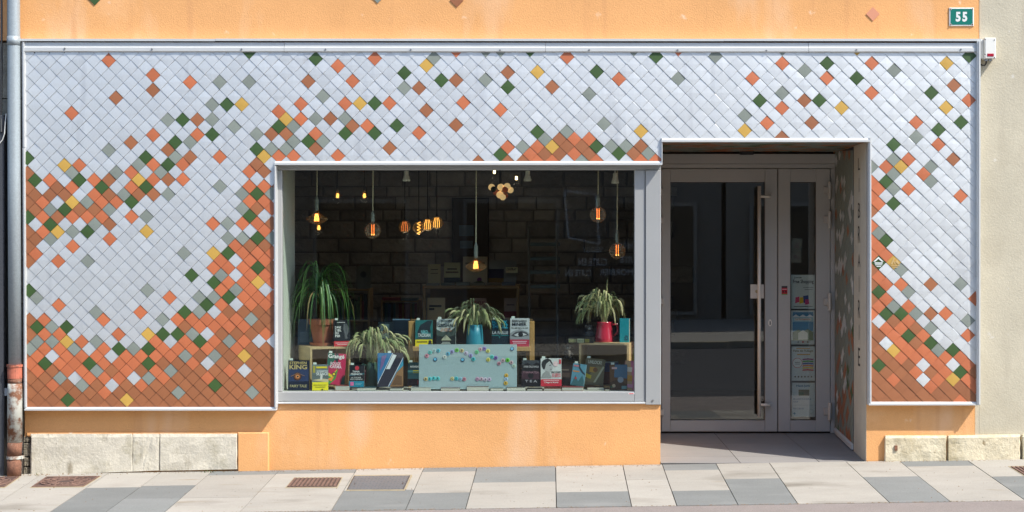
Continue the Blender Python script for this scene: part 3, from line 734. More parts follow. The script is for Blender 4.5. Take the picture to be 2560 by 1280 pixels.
# the display niche
ND = .78
mb = MB(); mb.box(X(705,.1)-.16, X(705,.1)-.003, .131, ND, .50, 2.55); nw = build('display_niche', mb, M_reveal, shop, origin=(X(705,.1),.4,.57))
mb = MB(); mb.box(X(705,.1)-.002, .733, .1305, ND, .535, Z(978.5,.13)); shelf = build('display_shelf', mb, mat('shelf_paint',(.50,.50,.44),.5), shop, origin=(-.6,.4,.55))
mb = MB(); mb.box(X(705,.1)-.16, .733, ND-.04, ND, .09, .534); build('display_shelf_front', mb, M_rwall, shop, origin=(-.6,ND,.3))
SH = Z(978.5,.13)
M_wood = mat('pale_plywood', (.50,.36,.18), .6, var=.10, var_scale=3, grain=.08, grain_scale=60, stretch=(1,1,14), rnd=.05)
M_oak = mat('oak_wood', (.46,.27,.09), .55, var=.12, var_scale=4, grain=.08, grain_scale=70, stretch=(8,8,1))
M_dwood = mat('brown_wood_panel', (.12,.07,.035), .6, var=.2, var_scale=5)
def crate(label, cx, d, wd, dp, ht, yaw, th=.016):
    t = thing('display_crate', (cx,d,SH), label, 'wooden crate', rot=(0,0,yaw))
    for nm,b in (('top_board',(-wd/2,wd/2,0,dp,ht-th,ht)),('bottom_board',(-wd/2,wd/2,0,dp,0.001,th)),('side_board',(-wd/2,-wd/2+th,.0004,dp,th+.0003,ht-th-.0003)),('side_board',(wd/2-th,wd/2,.0004,dp,th+.0003,ht-th-.0003)),('back_board',(-wd/2+th,wd/2-th,dp-.008,dp-.0004,th,ht-th))):
        mb = MB(); mb.box(*b); build(nm, mb, M_wood if nm!='back_board' else mat('crate_back',(.30,.20,.10),.7), t, local=True)
    return t
LC = crate('pale wooden box lying open at the left of the display, flowerpot on top', X(832,.5), .36, .33, .34, Z(866,.42)-SH, R(24))
RC = crate('pale wooden box lying open at the right of the display, red jug on top', X(1508,.5), .34, .40, .30, Z(856,.42)-SH, R(-12))
# bench in the middle
bench = thing('display_bench', (X(1180,.6),.6,SH), 'honey coloured wooden stand with two posts behind the pale blue board', 'stand')
for x0,x1 in ((1021,1036),(1323,1336)):
    mb = MB(); mb.bev(X(x0,.52),X(x1,.52),.52,.57,SH,Z(803,.52),.004); build('post', mb, M_oak, bench)
    mb = MB(); mb.bev(X(x0+ (4 if x0<1100 else -8),.52),X(x1+(6 if x0<1100 else -4),.52),.575,.70,SH,Z(800,.52),.004); build('post', mb, M_oak, bench)
mb = MB(); mb.bev(X(1032,.46),X(1326,.46),.44,.70,Z(877,.5),Z(866,.5),.003); build('seat_board', mb, M_oak, bench)
mb = MB(); mb.box(X(1040,.7),X(1322,.7),.705,.72,Z(866,.5),Z(800,.7)); build('back_board', mb, M_dwood, bench)
BS = Z(866,.5)

# ---- books
def cover_print(parent, items, w, h, y0=-.0007, name='cover_print'):
    mb = MB(); mats = []; n = 0
    def mi(c):
        m = ink(c)
        if m not in mats: mats.append(m)
        return mats.index(m)
    for it in items:
        n += 1; y = y0 - .0004*n
        k = it[0]
        if k == 'r':
            _,u0,v0,u1,v1,c = it; mb.mat = mi(c); mb.face([(-w/2+u0*w,y,v0*h),(-w/2+u1*w,y,v0*h),(-w/2+u1*w,y,v1*h),(-w/2+u0*w,y,v1*h)])
        elif k == 't':
            _,s,u0,v0,u1,v1,c = it; mb.mat = mi(c); put_text(mb, s, lambda a,b: (-w/2+(u0+(u1-u0)*a)*w, y, (v0+(v1-v0)*b)*h), .02)
        elif k == 'c':
            _,u,v,r,c = it; mb.mat = mi(c); mb.face([(-w/2+u*w+r*w*math.cos(-2*math.pi*j/14), y, v*h+r*w*math.sin(2*math.pi*j/14)) for j in range(14)][::1])
        elif k == 'p':
            _,pts,c = it; mb.mat = mi(c); mb.face([(-w/2+u*w,y,v*h) for u,v in pts])
    return build(name, mb, mats, parent, local=True)
M_pages = mat('book_pages', (.55,.53,.45), .9, grain=.08, grain_scale=400, stretch=(1,1,1))
def book(label, px0, px1, py0, py1, d, base, items, yaw=0, lean=7, roll=0, zb=None, th=.026, tagged=True, name='book', cat='book', group='books in the window display'):
    k = 1+d/DIST; w = (px1-px0)/PPM*k; h = (py1-py0)/PPM*k
    zb = Z(py1,d) if zb is None else zb
    t = thing(name, (X((px0+px1)/2,d),d,zb), label, cat, group, rot=Euler((R(-lean),R(roll),R(yaw))))
    mb = MB(); mb.box(-w/2,w/2,0,.0016,0,h); mb.box(-w/2,w/2,th-.0016,th,0,h); mb.box(-w/2,-w/2+.0016,.0017,th-.0017,0,h); build('cover', mb, ink(base,.35), t, local=True)
    mb = MB(); mb.box(-w/2+.0018,w/2-.003,.0018,th-.0018,.003,h-.003); build('pages', mb, M_pages, t, local=True)
    if items: cover_print(t, items, w, h)
    if tagged:
        mb = MB(); x = -w/2+.01+ (.0 if w<.2 else .07); mb.box(x,x+.026,.002,.0028,h-.012,h+.016); build('price_tag', mb, ink((214,226,216)), t, local=True)
    return t
Wh=(232,234,230); Bk=(22,24,28)
book('dark navy hardback with a glowing orange eye, first in the front row',720,772,901,976,.20,(24,34,58),
     [('r',.02,.30,.98,.72,(28,50,92)),('t','STEPHEN',.06,.865,.88,.96,(196,176,116)),('t','KING',.06,.70,.90,.85,(206,186,128)),('c',.45,.46,.20,(60,34,22)),('c',.45,.46,.14,(150,82,38)),('c',.46,.46,.085,(222,150,90)),('c',.46,.46,.045,(40,18,12)),
      ('p',[(.16,.46),(.45,.57),(.45,.585),(.12,.47)],(150,110,80)),('p',[(.45,.57),(.78,.47),(.80,.48),(.45,.585)],(150,110,80)),('t','FAIRY TALE',.10,.10,.90,.19,(176,168,126))],yaw=3,zb=SH+.002)
book('grey thriller paperback with broad yellow band, beside the swirling magenta one',780,821,912,977,.19,(112,124,126),
     [('r',.0,.40,1,.62,(92,104,104)),('p',[(0,.40),(1,.30),(1,.42),(.6,.46)],(206,190,150)),('p',[(.5,.42),(.62,.42),(.66,.62),(.52,.62)],(220,220,214)),('p',[(.52,.62),(.62,.62),(.60,.70),(.53,.70)],(40,34,30)),('r',.02,0,.99,.32,(236,222,24)),('t','DONAL OAKES' if False else 'SERENA GIULIANO' if False else 'GILDAS GUYOT' if False else 'JEROME LOUBRY' if False else 'LE CHANT DU',.30,.70,.96,.78,Wh),('t','SILENCE',.26,.58,.97,.69,Wh),('r',.26,.85,.92,.92,(226,206,40)),('r',.06,.68,.20,.95,(170,160,60)),('r',.10,.2,.88,.215,(90,84,20)),('r',.2,.12,.8,.135,(90,84,20)),('c',.62,.03,.05,(40,40,30))],yaw=8,zb=SH+.002)
book('paperback with swirling magenta, green and yellow paint, leaning right before the left box',814,861,889,967,.26,(190,44,84),
     [('p',[(0,1),(0,.55),(.25,.62),(.42,.80),(.38,1)],(24,92,76)),('p',[(.42,1),(.40,.8),(.55,.66),(.62,.86),(.58,1)],(30,38,44)),('p',[(0,.40),(.30,.30),(.56,.50),(.40,.22),(.10,.05),(0,.06)],(222,200,30)),('p',[(0,.30),(.3,.22),(.5,.42),(.62,.52),(.5,.18),(.2,.0),(0,0)],(66,140,56)),('p',[(.05,.16),(.3,.10),(.42,.26),(.2,.20)],(232,140,40)),('p',[(.78,.0),(1,.0),(1,.34),(.86,.22)],(34,84,64)),('c',.40,.33,.11,(70,30,40)),('c',.40,.33,.07,(222,196,40)),
      ('t','Grang\u00e9',.04,.80,.90,.97,Wh),('t','ROUGE',.18,.62,.72,.72,(240,214,220)),('t','KARMA',.16,.52,.78,.62,(240,214,220))],yaw=16,roll=5,zb=SH+.042)
book('small black paperback with a turquoise lower band and a red round badge',872,910,916,971,.20,(24,28,34),
     [('r',.0,0,1,.27,(26,138,164)),('p',[(.0,.50),(1,.58),(1,.64),(0,.55)],(16,96,112)),('t','TANA',.22,.66,.70,.74,Wh),('t','FRENCH',.12,.54,.86,.63,Wh),('t','LA COLLINE',.14,.40,.80,.46,(206,210,206)),('t','AUX DISPARUS',.08,.32,.90,.38,(206,210,206)),('c',.52,.86,.14,(206,50,64)),('r',.10,.06,.32,.23,(226,110,160)),('r',.42,.16,.86,.175,(150,206,216)),('r',.42,.1,.80,.115,(150,206,216))],yaw=-3,zb=SH+.028)
book('square blue game box crossed by a dark slanting stripe, largest in the front row',944,1008,886,970,.24,(52,120,168),
     [('p',[(0,0),(.42,0),(1,.86),(1,1),(.60,1),(0,.12)],(34,34,52)),('p',[(.0,.10),(.58,1),(.61,1),(.0,.07)],(214,220,226)),('p',[(.40,0),(.43,0),(1,.84),(1,.88)],(214,220,226)),('p',[(.47,0),(1,0),(1,.78),(.86,.60)],(150,110,70)),('p',[(.74,.42),(1,.62),(1,.78),(.80,.54)],(60,150,180)),('p',[(.08,.45),(.22,.62),(.36,.95),(.16,.9)],(120,100,150)),('c',.75,.10,.075,(190,190,180)),('c',.75,.10,.05,(40,60,100)),('p',[(.55,.05),(.95,.05),(.95,.3),(.75,.34)],(112,78,48)),
      ('p',[(.33,.52),(.47,.52),(.74,.93),(.60,.96)],(224,228,230))],yaw=5,th=.06,zb=SH+.028,name='game_box',cat='game box',group='game boxes in the window display')
book('dark teal paperback half hidden by the left edge of the pale blue board',1019,1062,915,974,.30,(38,62,66),
     [('r',0,.30,1,.66,(70,130,130)),('r',0,0,1,.30,(60,34,36)),('r',.55,.06,.9,.24,(170,50,50)),('t','AEGISD\u00d3TTIR',.12,.78,.98,.87,Wh),('r',.3,.62,.7,.66,(196,186,60)),('r',.3,.54,.75,.58,(196,186,60))],zb=SH+.028)
book('black and dark red paperback just right of the pale blue board',1303,1350,907,973,.26,(30,30,34),
     [('p',[(0,.78),(.3,.90),(.55,.80),(.8,.92),(1,.84),(1,1),(0,1)],(70,74,80)),('r',0,.28,1,.56,(74,44,56)),('c',.5,.42,.16,(22,20,24)),('t','SONJA DELZONGLE',.10,.70,.92,.79,(210,206,206)),('t','THANATEA',.06,.50,.94,.58,(160,120,130)),('t','T E A',.2,.16,.85,.25,(190,186,190))],yaw=-9,zb=SH+.026)
t = book('white paperback with grey portrait of a dark haired woman above a red band',1352,1404,897,967,.24,(206,210,206),
     [('c',.30,.78,.27,(44,46,48)),('p',[(.14,.62),(.16,.88),(.40,.92),(.56,.76),(.58,.66),(.52,.54),(.40,.48),(.24,.5)],(176,178,176)),('p',[(.05,.72),(.12,.92),(.34,1.0),(.52,.93),(.40,.89),(.26,.80),(.20,.62),(.12,.60)],(34,36,38)),('p',[(.0,.30),(.10,.46),(.28,.56),(.42,.50),(.52,.30)],(150,152,150)),('p',[(.40,.75),(.50,.77),(.50,.745),(.42,.735)],(40,40,42)),('r',.45,.60,.53,.62,(90,70,70)),('r',.88,.80,.98,.96,(206,60,70)),('c',.72,.80,.13,(224,196,196)),('r',.0,0,1,.25,(206,38,58)),('t','MASSIMI',.52,.48,.96,.54,(40,40,44)),('t','LES DEMONS',.54,.40,.96,.46,(206,60,80)),('t','DE BERLIN',.54,.33,.96,.39,(206,60,80)),('t',"L'Ange de Munich",.18,.10,.84,.165,Wh),('r',.12,.19,.88,.21,(240,200,204))],yaw=2,zb=SH+.03)
book('small pale blue book with a thin trunk and orange strip, leaning right',1425,1459,913,968,.25,(96,152,172),
     [('p',[(.4,1),(.46,.8),(.75,.6),(1,.5),(1,.58),(.8,.68),(.56,.86),(.52,1)],(40,56,70)),('r',.06,.62,.55,.67,(222,140,60)),('p',[(.1,.1),(.3,.46),(.55,.2),(.8,.5),(1,.2),(1,0),(0,.0)],(60,110,116)),('c',.34,.34,.08,(190,60,60)),('r',.08,.86,.45,.93,(200,120,130))],yaw=-12,roll=7,zb=SH+.034)
book('khaki game box with a pale title panel leaning in front of the right box',1458,1507,898,964,.30,(104,96,74),
     [('t','UNLOCK!',.14,.80,.84,.93,(206,206,190)),('p',[(.0,.1),(.6,.1),(.95,.7),(.6,.72)],(128,118,84)),('r',.25,.48,.55,.68,(178,140,56)),('c',.55,.58,.12,(120,80,50)),('p',[(0,.30),(.35,.22),(.38,.36),(0,.44)],(190,176,50)),('p',[(.5,.1),(.6,.1),(1,.7),(.92,.74)],(176,176,150))],yaw=-6,roll=5,th=.05,zb=SH+.035,name='game_box',cat='game box',group='game boxes in the window display')
book('brown and blue picture book before the right box post',1524,1568,915,978,.22,(104,72,44),
     [('p',[(.25,.5),(1,.45),(1,1),(.3,1)],(74,112,142)),('p',[(0,.30),(.5,.42),(1,.20),(1,0),(0,0)],(80,54,34)),('c',.62,.40,.17,(150,160,170)),('c',.24,.16,.10,(190,170,140)),('r',.12,.82,.42,.90,(206,170,170)),('r',.68,.03,.98,.16,(120,160,160)),('c',.10,.12,.07,(60,90,60))],yaw=-3,zb=SH+.004)
book('pink and yellow slim game box standing at the right window edge',1556,1584,905,978,.22,(206,120,150),
     [('p',[(0,1),(.5,1),(.9,0),(.4,0)],(196,160,120)),('r',.1,.62,.7,.78,(226,214,200)),('r',.2,.30,.8,.5,(206,150,60)),('r',.1,.08,.9,.2,(222,150,180))],yaw=-14,roll=4,th=.02,zb=SH+.004,tagged=False,name='game_box',cat='game box',group='game boxes in the window display')
book('maroon book standing behind the small black paperback',880,914,903,935,.34,(96,30,40),[('r',.0,.86,1,.93,(150,120,110))],tagged=False,zb=SH+.05)
book('dark brown paperback between the portrait cover and the small blue book',1402,1430,910,967,.34,(58,46,42),[('r',.1,.5,.8,.7,(84,66,58)),('r',.1,.8,.7,.85,(130,116,104))],yaw=-4,tagged=False,zb=SH+.002)
# books on the left box, the bench and behind
LT = SH + Z(866,.42)-SH
book('black paperback with pale profile and red band, beside the flowerpot',835,876,795,861,.40,(34,38,42),
     [('p',[(.62,.86),(.78,.86),(.92,.70),(.90,.55),(.80,.40),(.84,.30),(.70,.28),(.64,.50),(.58,.66)],(92,96,98)),('t','DANS',.08,.68,.44,.77,Wh),('t',"L'\u0152IL",.08,.57,.46,.66,Wh),('t','DU',.08,.46,.30,.55,Wh),('t','FSB',.08,.35,.38,.44,Wh),('r',.2,.90,.7,.92,(200,200,200)),('r',0,0,1,.20,(206,44,52)),('r',.08,.12,.9,.14,(240,200,200)),('r',.2,.06,.8,.08,(240,200,200))],yaw=14,th=.035,zb=LT+.001)
book('teal paperback with black bird wing and a yellow band, left end of the wooden stand',1038,1081,799,865,.48,(40,112,112),
     [('p',[(.12,.55),(.30,.82),(.70,.97),(.98,.98),(.86,.72),(.9,.52),(.5,.58),(.2,.36)],(20,34,44)),('p',[(0,.26),(.4,.44),(.8,.34),(1,.30),(1,.2),(0,.2)],(50,80,84)),('t','NIKO',.34,.48,.72,.62,(120,196,200)),('t','TACKIAN',.16,.36,.88,.49,(222,230,226)),('r',0,0,1,.26,(232,214,22)),('r',.08,.15,.7,.19,(60,60,20)),('c',.86,.17,.10,(40,40,36)),('r',.74,0,.98,.12,(40,40,36))],yaw=1,zb=BS+.001)
book('pale paperback with a misty forest road, on the stand left of the turquoise vase',1091,1139,796,865,.48,(196,206,200),
     [('p',[(0,.62),(.3,.52),(.7,.56),(1,.70),(1,0),(0,0)],(70,84,76)),('p',[(0,.40),(.34,.36),(.5,.45),(.66,.36),(1,.42),(1,0),(0,0)],(24,32,30)),('p',[(.24,.22),(.78,.22),(.52,.42),(.46,.42)],(190,190,160)),('t','JOHN',.22,.86,.78,.97,(52,60,60)),('t','GRISHAM',.04,.70,.98,.83,(52,60,60)),('t','LE DROIT',.24,.61,.76,.67,(190,120,80)),('t','AU PARDON',.20,.54,.80,.60,(190,120,80)),('r',.3,.14,.7,.16,(200,210,200)),('r',.26,.09,.74,.11,(200,210,200))],yaw=-2,zb=BS+.001)
book('black paperback with bright blue lettering, on the stand right of the turquoise vase',1229,1273,798,865,.48,(22,38,46),
     [('t','FRANCK',.02,.83,.88,.96,(40,176,206)),('t','THILLIEZ',.02,.68,.92,.82,(40,176,206)),('t','LA FAILLE',.04,.46,.94,.57,(196,206,206)),('p',[(.0,.42),(.4,.42),(.46,.34),(.52,.56),(.56,.42),(1,.42),(1,.40),(.55,.40),(.52,.50),(.46,.30),(.39,.40),(0,.40)],(40,150,150)),('r',.36,.06,.60,.08,(40,160,180))],zb=BS+.001)
book('white paperback with a huge grey eye above a red band, right end of the stand',1275,1323,794,865,.46,(196,202,202),
     [('p',[(0,.26),(0,.46),(.15,.54),(.5,.62),(.85,.54),(1,.46),(1,.26)],(150,154,156)),('p',[(.04,.38),(.3,.52),(.6,.55),(.86,.50),(.98,.40),(.7,.36),(.3,.33)],(70,72,76)),('p',[(.2,.41),(.42,.48),(.66,.49),(.88,.42),(.6,.37),(.36,.36)],(206,208,208)),('c',.55,.43,.13,(26,26,30)),('t','BERNARD',.10,.86,.86,.94,(36,40,46)),('t','MINIER',.10,.73,.86,.84,(36,40,46)),('t','Un \u0153il dans la nuit',.06,.63,.94,.69,(36,40,46)),('r',0,0,1,.25,(186,32,66)),('r',.12,.17,.88,.195,(236,196,206)),('r',.16,.11,.84,.135,(236,196,206))],yaw=-2,zb=BS+.001)
book('dark green book with small framed picture, standing behind the green jug wheat',944,982,804,850,.62,(36,52,54),[('r',.18,.1,.75,.88,(126,150,146)),('p',[(.3,.3),(.6,.4),(.55,.6),(.35,.55)],(130,90,60))],lean=10,tagged=False,zb=Z(850,.62))
book('dark blue book standing behind the green jug wheat',981,1024,797,850,.66,(28,48,58),[('r',0,.95,1,1,(150,190,206))],lean=10,tagged=False,zb=Z(850,.66))
RT = SH + Z(856,.42)-SH
book('turquoise slim book with a line drawn lion head, upright on the right box',1549,1573,796,856,.40,(30,150,164),
     [('c',.70,.20,.20,(16,70,90)),('c',.70,.20,.15,(30,150,164)),('p',[(.5,.1),(.6,.30),(.9,.28),(.88,.08)],(20,90,110)),('c',.72,.18,.06,(30,150,164))],yaw=-16,th=.045,lean=1,tagged=False,zb=RT+.001)
book('slim blue grey magazine standing behind the flowerpot on the left box',744,797,792,856,.62,(70,92,120),[('r',.1,.1,.5,.5,(96,116,140)),('p',[(.5,.2),(.9,.5),(.6,.9)],(50,66,92))],lean=6,tagged=False,zb=LT+.001,th=.008)
book('dark blue box lying inside the right wooden box',1472,1546,888,914,.55,(34,52,104),[('r',0,.86,1,1,(170,186,190))],lean=0,tagged=False,zb=SH+.12,th=.1,name='game_box',cat='game box',group='game boxes in the window display')
mb = MB(); mb.box(X(1472,.5),X(1546,.5),.56,.66,SH+.018,SH+.119); t = build('game_box', mb, ink((96,44,40))); tag(t, 'red brown box under the blue box inside the right wooden box', 'game box', 'game boxes in the window display')
bo = thing('bottle', P(1582,905,.5), 'pale green and red bottle standing at the right end of the display', 'bottle'); c0 = Vector((X(1582,.5),.5,SH+.001))
mb = MB(); mb.lathe(c0,[(.034,0),(.036,.01),(.036,.20),(.03,.25),(.014,.285),(.014,.31)],16); build('glass_body', mb, ink((150,176,110),.3), bo, smooth=False)
mb = MB(); mb.lathe(c0+Vector((0,0,.09)),[(.0365,0),(.0365,.09)],16,False); build('bottle_label', mb, ink((170,40,60)), bo)
# support for two books behind the green jug
mb = MB(); mb.box(X(938,.66),X(1026,.66),.60,.76,SH,Z(850.5,.64)); t = build('book_stand', mb, M_dwood); tag(t, 'low dark wooden block carrying two dark books behind the green jug wheat', 'stand')
t = bpy.data.objects['book_stand']
# flat game box on the right box, grey plush animals
fb = thing('game_box', P(1453,857,.42), 'flat board game box lying on the left end of the right wooden box', 'game box', 'game boxes in the window display', rot=(0,0,R(-4)))
mb = MB(); mb.bev(-.10,.10,-.06,.10,.001,.040,.003); build('carton', mb, ink((60,58,48)), fb, local=True)
cover_print(fb, [('r',.02,.15,.33,.85,(128,128,92)),('r',.36,.12,.62,.9,(196,200,160)),('t','UNLOCK!',.39,.3,.60,.7,(50,60,40)),('r',.66,.15,.84,.85,(150,140,60)),('r',.86,.15,.98,.85,(40,40,36))], .20, .040, y0=-.0605, name='side_print')
def plush(label, px, py, d, s, colr, m2):
    z0 = Z(py,d); t = thing('plush_animal', (X(px,d),d,z0), label, 'soft toy', 'grey soft toys in the window')
    m = mat('plush_%d' % int(s*1000), colr, .95, grain=.25, grain_scale=250, bump=1, bump_scale=200, bump_dist=.008)
    mb = MB(); mb.ball((X(px,d),d,z0+.38*s),.30*s,12,9,1.25)
    for sx in (-1,1): mb.tube([(X(px,d)+sx*.16*s,d-.1*s,z0+.10*s),(X(px,d)+sx*.34*s,d-.30*s,z0+.08*s)],[.12*s,.09*s],8); mb.tube([(X(px,d)+sx*.22*s,d-.08*s,z0+.55*s),(X(px,d)+sx*.36*s,d-.24*s,z0+.34*s)],[.09*s,.07*s],8)
    build('body', mb, m, t, smooth=True)
    mb = MB(); mb.ball((X(px,d),d-.04*s,z0+.92*s),.24*s,12,9); build('head', mb, m, t, smooth=True)
    for sx in (-1,1):
        mb = MB(); mb.ball((X(px,d)+sx*.27*s,d,z0+1.02*s),.11*s,8,6); build('ear', mb, m, t, smooth=True)
    mb = MB(); mb.ball((X(px,d),d-.22*s,z0+.86*s),.13*s,10,7,.8); build('muzzle', mb, m2, t, smooth=True)
plush('small grey and white plush monkey sitting left of the right wooden box',1420,897,.62,.10,(.13,.12,.11),mat('plush_white',(.5,.5,.46),.95))
plush('pale grey plush animal on the right box behind the flat game box',1474,848,.58,.10,(.25,.25,.25),mat('plush_white',(.5,.5,.46),.95))
mb = MB(); mb.box(X(1396,.62),X(1440,.62),.56,.68,SH,Z(897.5,.62)); t = build('toy_stand', mb, M_dwood); tag(t, 'low dark block under the plush monkey', 'stand')
t = bpy.data.objects['toy_stand']
# flat books along the sill
flat = [(838,873,964,.19,(150,60,50)),(893,940,969,.17,(40,80,90)),(974,1006,970,.17,(60,60,60)),(1027,1077,968,.165,(170,174,170)),(1102,1150,969.5,.16,(120,60,50)),(1167,1222,966,.16,(110,74,66)),(1226,1258,970,.165,(60,70,66)),(1267,1314,968,.16,(50,50,54)),(1318,1356,972,.17,(40,40,44)),(1360,1403,971,.165,(120,66,50)),(1405,1457,968,.165,(140,60,60)),(1468,1510,968,.24,(90,56,46)),(1512,1524,973,.17,(70,50,44))]
for i,(a,b,yt,d,c) in enumerate(flat):
    w_ = X(b,d)-X(a,d); h = max(Z(yt,d)-SH, .012)
    near = ['under the magenta paperback','under the small black paperback','under the square blue game box','left end of the pale blue board','under the left half of the pale blue board','thick and open, under the middle of the pale blue board','thin and curled, right of the open one','under the right end of the pale blue board','below the black and dark red paperback','under the portrait paperback','under the small pale blue book','under the khaki game box','before the brown picture book'][i]
    t = thing('book', (X((a+b)/2,d),d,SH+.0005), 'book lying flat, '+near, 'book', 'books lying flat along the window sill', rot=(0,0,R(random.uniform(-5,5))))
    mb = MB(); mb.box(-w_/2,w_/2,0,.115,h-.0022,h); mb.box(-w_/2,w_/2,0,.115,0,.002); build('cover', mb, ink(c,.4), t, local=True)
    mb = MB(); mb.box(-w_/2+.001,w_/2-.002,.002,.112,.0021,h-.0023); build('pages', mb, M_pages, t, local=True)

# ---- the pale blue board with its letter buttons
BD = .175
bt = thing('message_board', (X(1169.5,BD),BD,SH+.012), 'pale blue board with coloured letter buttons in the middle of the window', 'board', rot=(R(-3),0,0))
bw_, bh_ = (1292-1047)/PPM*(1+BD/DIST), (972-860)/PPM*(1+BD/DIST)
mb = MB(); mb.bev(-bw_/2,bw_/2,0,.016,0,bh_,.002); panel = build('panel', mb, mat('pale_blue_board',(.33,.44,.45),.6,grain=.05,grain_scale=250), bt, local=True)
BT = '''P 263 378 206,130,150|O 340 293 90,196,190|U 440 250 176,206,206|R 548 250 80,190,206|c 472 465 40,60,110|T 703 408 206,214,206|R 785 328 84,176,206|E 885 275 160,160,214|M 1003 238 110,206,70|B 1127 247 206,190,130|L 1235 312 196,186,214|E 1345 372 150,146,206|c 1148 473 40,60,110|R 1412 458 80,190,196|D 1492 285 100,206,140|A 1580 215 206,170,176|N 1682 200 140,120,196|S 1770 255 222,222,110|s 1775 472 222,214,110|O 1866 400 90,206,196|N 1963 425 140,110,186|H 2042 565 206,150,166|A 2140 490 206,176,182|M 2255 482 110,214,50|A 2345 540 206,176,182|C 2408 622 190,214,196|c 2365 205 40,60,110|B 240 945 214,196,140|R 343 940 100,206,214|R 440 930 90,206,206|R 540 935 96,206,206|C 892 940 206,196,140|O 990 935 70,186,196|U 1090 945 150,196,214|H 1190 950 206,140,156|H 1510 945 206,160,190|A 1610 945 206,176,190|A 1707 958 206,190,206|A 1805 955 200,180,206|X 2222 860 222,176,60|X 2218 952 170,200,230|X 2208 1050 222,180,60'''
for e in BT.split('|'):
    s,bx,by,c = e.split(); px = 1040+int(bx)/9.846; py = 850+int(by)/9.846; c = tuple(map(int,c.split(',')))
    x = (px-1169.5)/PPM*(1+BD/DIST); z = (972-py)/PPM*(1+BD/DIST)
    mb = MB(); r = .0157; n = 16; v = [(x+r*math.cos(2*math.pi*k/n),-.0003,z+r*math.sin(2*math.pi*k/n)) for k in range(n)]+[(x+r*math.cos(2*math.pi*k/n),-.004,z+r*math.sin(2*math.pi*k/n)) for k in range(n)]+[(x+.8*r*math.cos(2*math.pi*k/n),-.0055,z+.8*r*math.sin(2*math.pi*k/n)) for k in range(n)]
    mb.idx(v, [(k,n+k,n+(k+1)%n,(k+1)%n) for k in range(n)]+[(n+k,2*n+k,2*n+(k+1)%n,n+(k+1)%n) for k in range(n)]+[tuple(range(2*n,3*n))])
    bu = build('letter_button', mb, ink(c,.35), panel, local=True)
    if s == 'c':
        mb = MB(); mb.disc((x-.001,-.0062,z+.001),.011,14); mb.f[-1] = tuple(mb.f[-1]); build('light_face', mb, ink((120,196,226),.3), bu, local=True)
    else:
        mb = MB(); put_text(mb, s.upper(), lambda u,v: (x-.0065+.013*u, -.0060, z-.0085+.017*v), .03); build('letter', mb, ink((40,44,48)), bu, local=True)

# ---- potted plant on the left box
M_terra = mat('terracotta', (.36,.125,.07), .85, var=.12, var_scale=10, grain=.08, grain_scale=150)
pd = .52; pc = Vector((X(806,pd), pd, LT+.001))
plant = thing('potted_plant', pc, 'bushy arching green plant in a terracotta pot on the left box', 'potted plant')
mb = MB(); mb.lathe(pc,[(.066,.020),(.072,.024),(.098,.165),(.099,.168),(.108,.170),(.110,.212),(.100,.212),(.094,.185)],26); pot = build('pot', mb, M_terra, plant, smooth=False)
mb = MB(); mb.lathe(pc,[(.085,0),(.098,.004),(.104,.026),(.097,.026),(.09,.012)],26); build('saucer', mb, M_terra, plant)
mb = MB(); mb.lathe(pc+Vector((0,0,.184)),[(.093,0),(.001,.012)],16,False); build('soil', mb, mat('potting_soil',(.04,.028,.02),.95), plant)
mb = MB(); mb.tube([pc+Vector((0,0,.18)),pc+Vector((.004,0,.30)),pc+Vector((-.002,0,.42)),pc+Vector((-.01,.0,.50))],[.022,.015,.012,.01],8); build('stem', mb, mat('dry_stem',(.20,.14,.07),.9), plant, smooth=True)
M_leaf = [mat('green_leaf_%d'%i, c, .42, spec=.5, var=.2, var_scale=30) for i,c in enumerate([(.075,.19,.035),(.055,.14,.04),(.12,.24,.06),(.045,.11,.04),(.34,.25,.11)])]
rng = random.Random(11)
def ribbon(mb, base, dirx, diry, up, reach, drop, wd):
    pts = []; dv = Vector((dirx, diry, 0)); zu = Vector((0,0,1))
    c1 = base + dv*reach*.22 + zu*up*1.25; c2 = base + dv*reach*1.05 + zu*up*1.35; en = base + dv*reach*(1.0+up*.6) - zu*drop
    for k in range(9):
        t = k/8; pts.append(base*(1-t)**3 + c1*3*t*(1-t)**2 + c2*3*t*t*(1-t) + en*t**3)
    side = Vector((-diry, dirx, 0)).normalized()
    L_, R_, C_ = [], [], []
    for k,p in enumerate(pts):
        t = k/8; w_ = wd*(.55+.9*t)*(1-t**3)+.0006
        s2 = side*w_; L_.append(p-s2); R_.append(p+s2); C_.append(p-Vector((0,0,w_*.5)))
    for k in range(8):
        mb.face([L_[k],C_[k],C_[k+1],L_[k+1]]); mb.face([C_[k],R_[k],R_[k+1],C_[k+1]])
for i in range(88):
    a = rng.uniform(0,2*math.pi); hi = i < 26
    base = pc + Vector((-.022+rng.uniform(-.014,.014),rng.uniform(-.012,.012), rng.uniform(.46,.52) if hi else rng.uniform(.33,.46)))
    mb = MB(); ry = .8 if math.sin(a) > 0 else .62
    reach = rng.uniform(.13,.29) if hi else rng.uniform(.19,.32)
    ribbon(mb, base, math.cos(a), math.sin(a)*ry, rng.uniform(.10,.22) if hi else rng.uniform(.05,.15), reach, rng.uniform(.10,.36) if hi else rng.uniform(.14,.40), rng.uniform(.0055,.0092))
    build('leaf', mb, M_leaf[4 if rng.random()<.07 else rng.randrange(4)], plant, smooth=True)

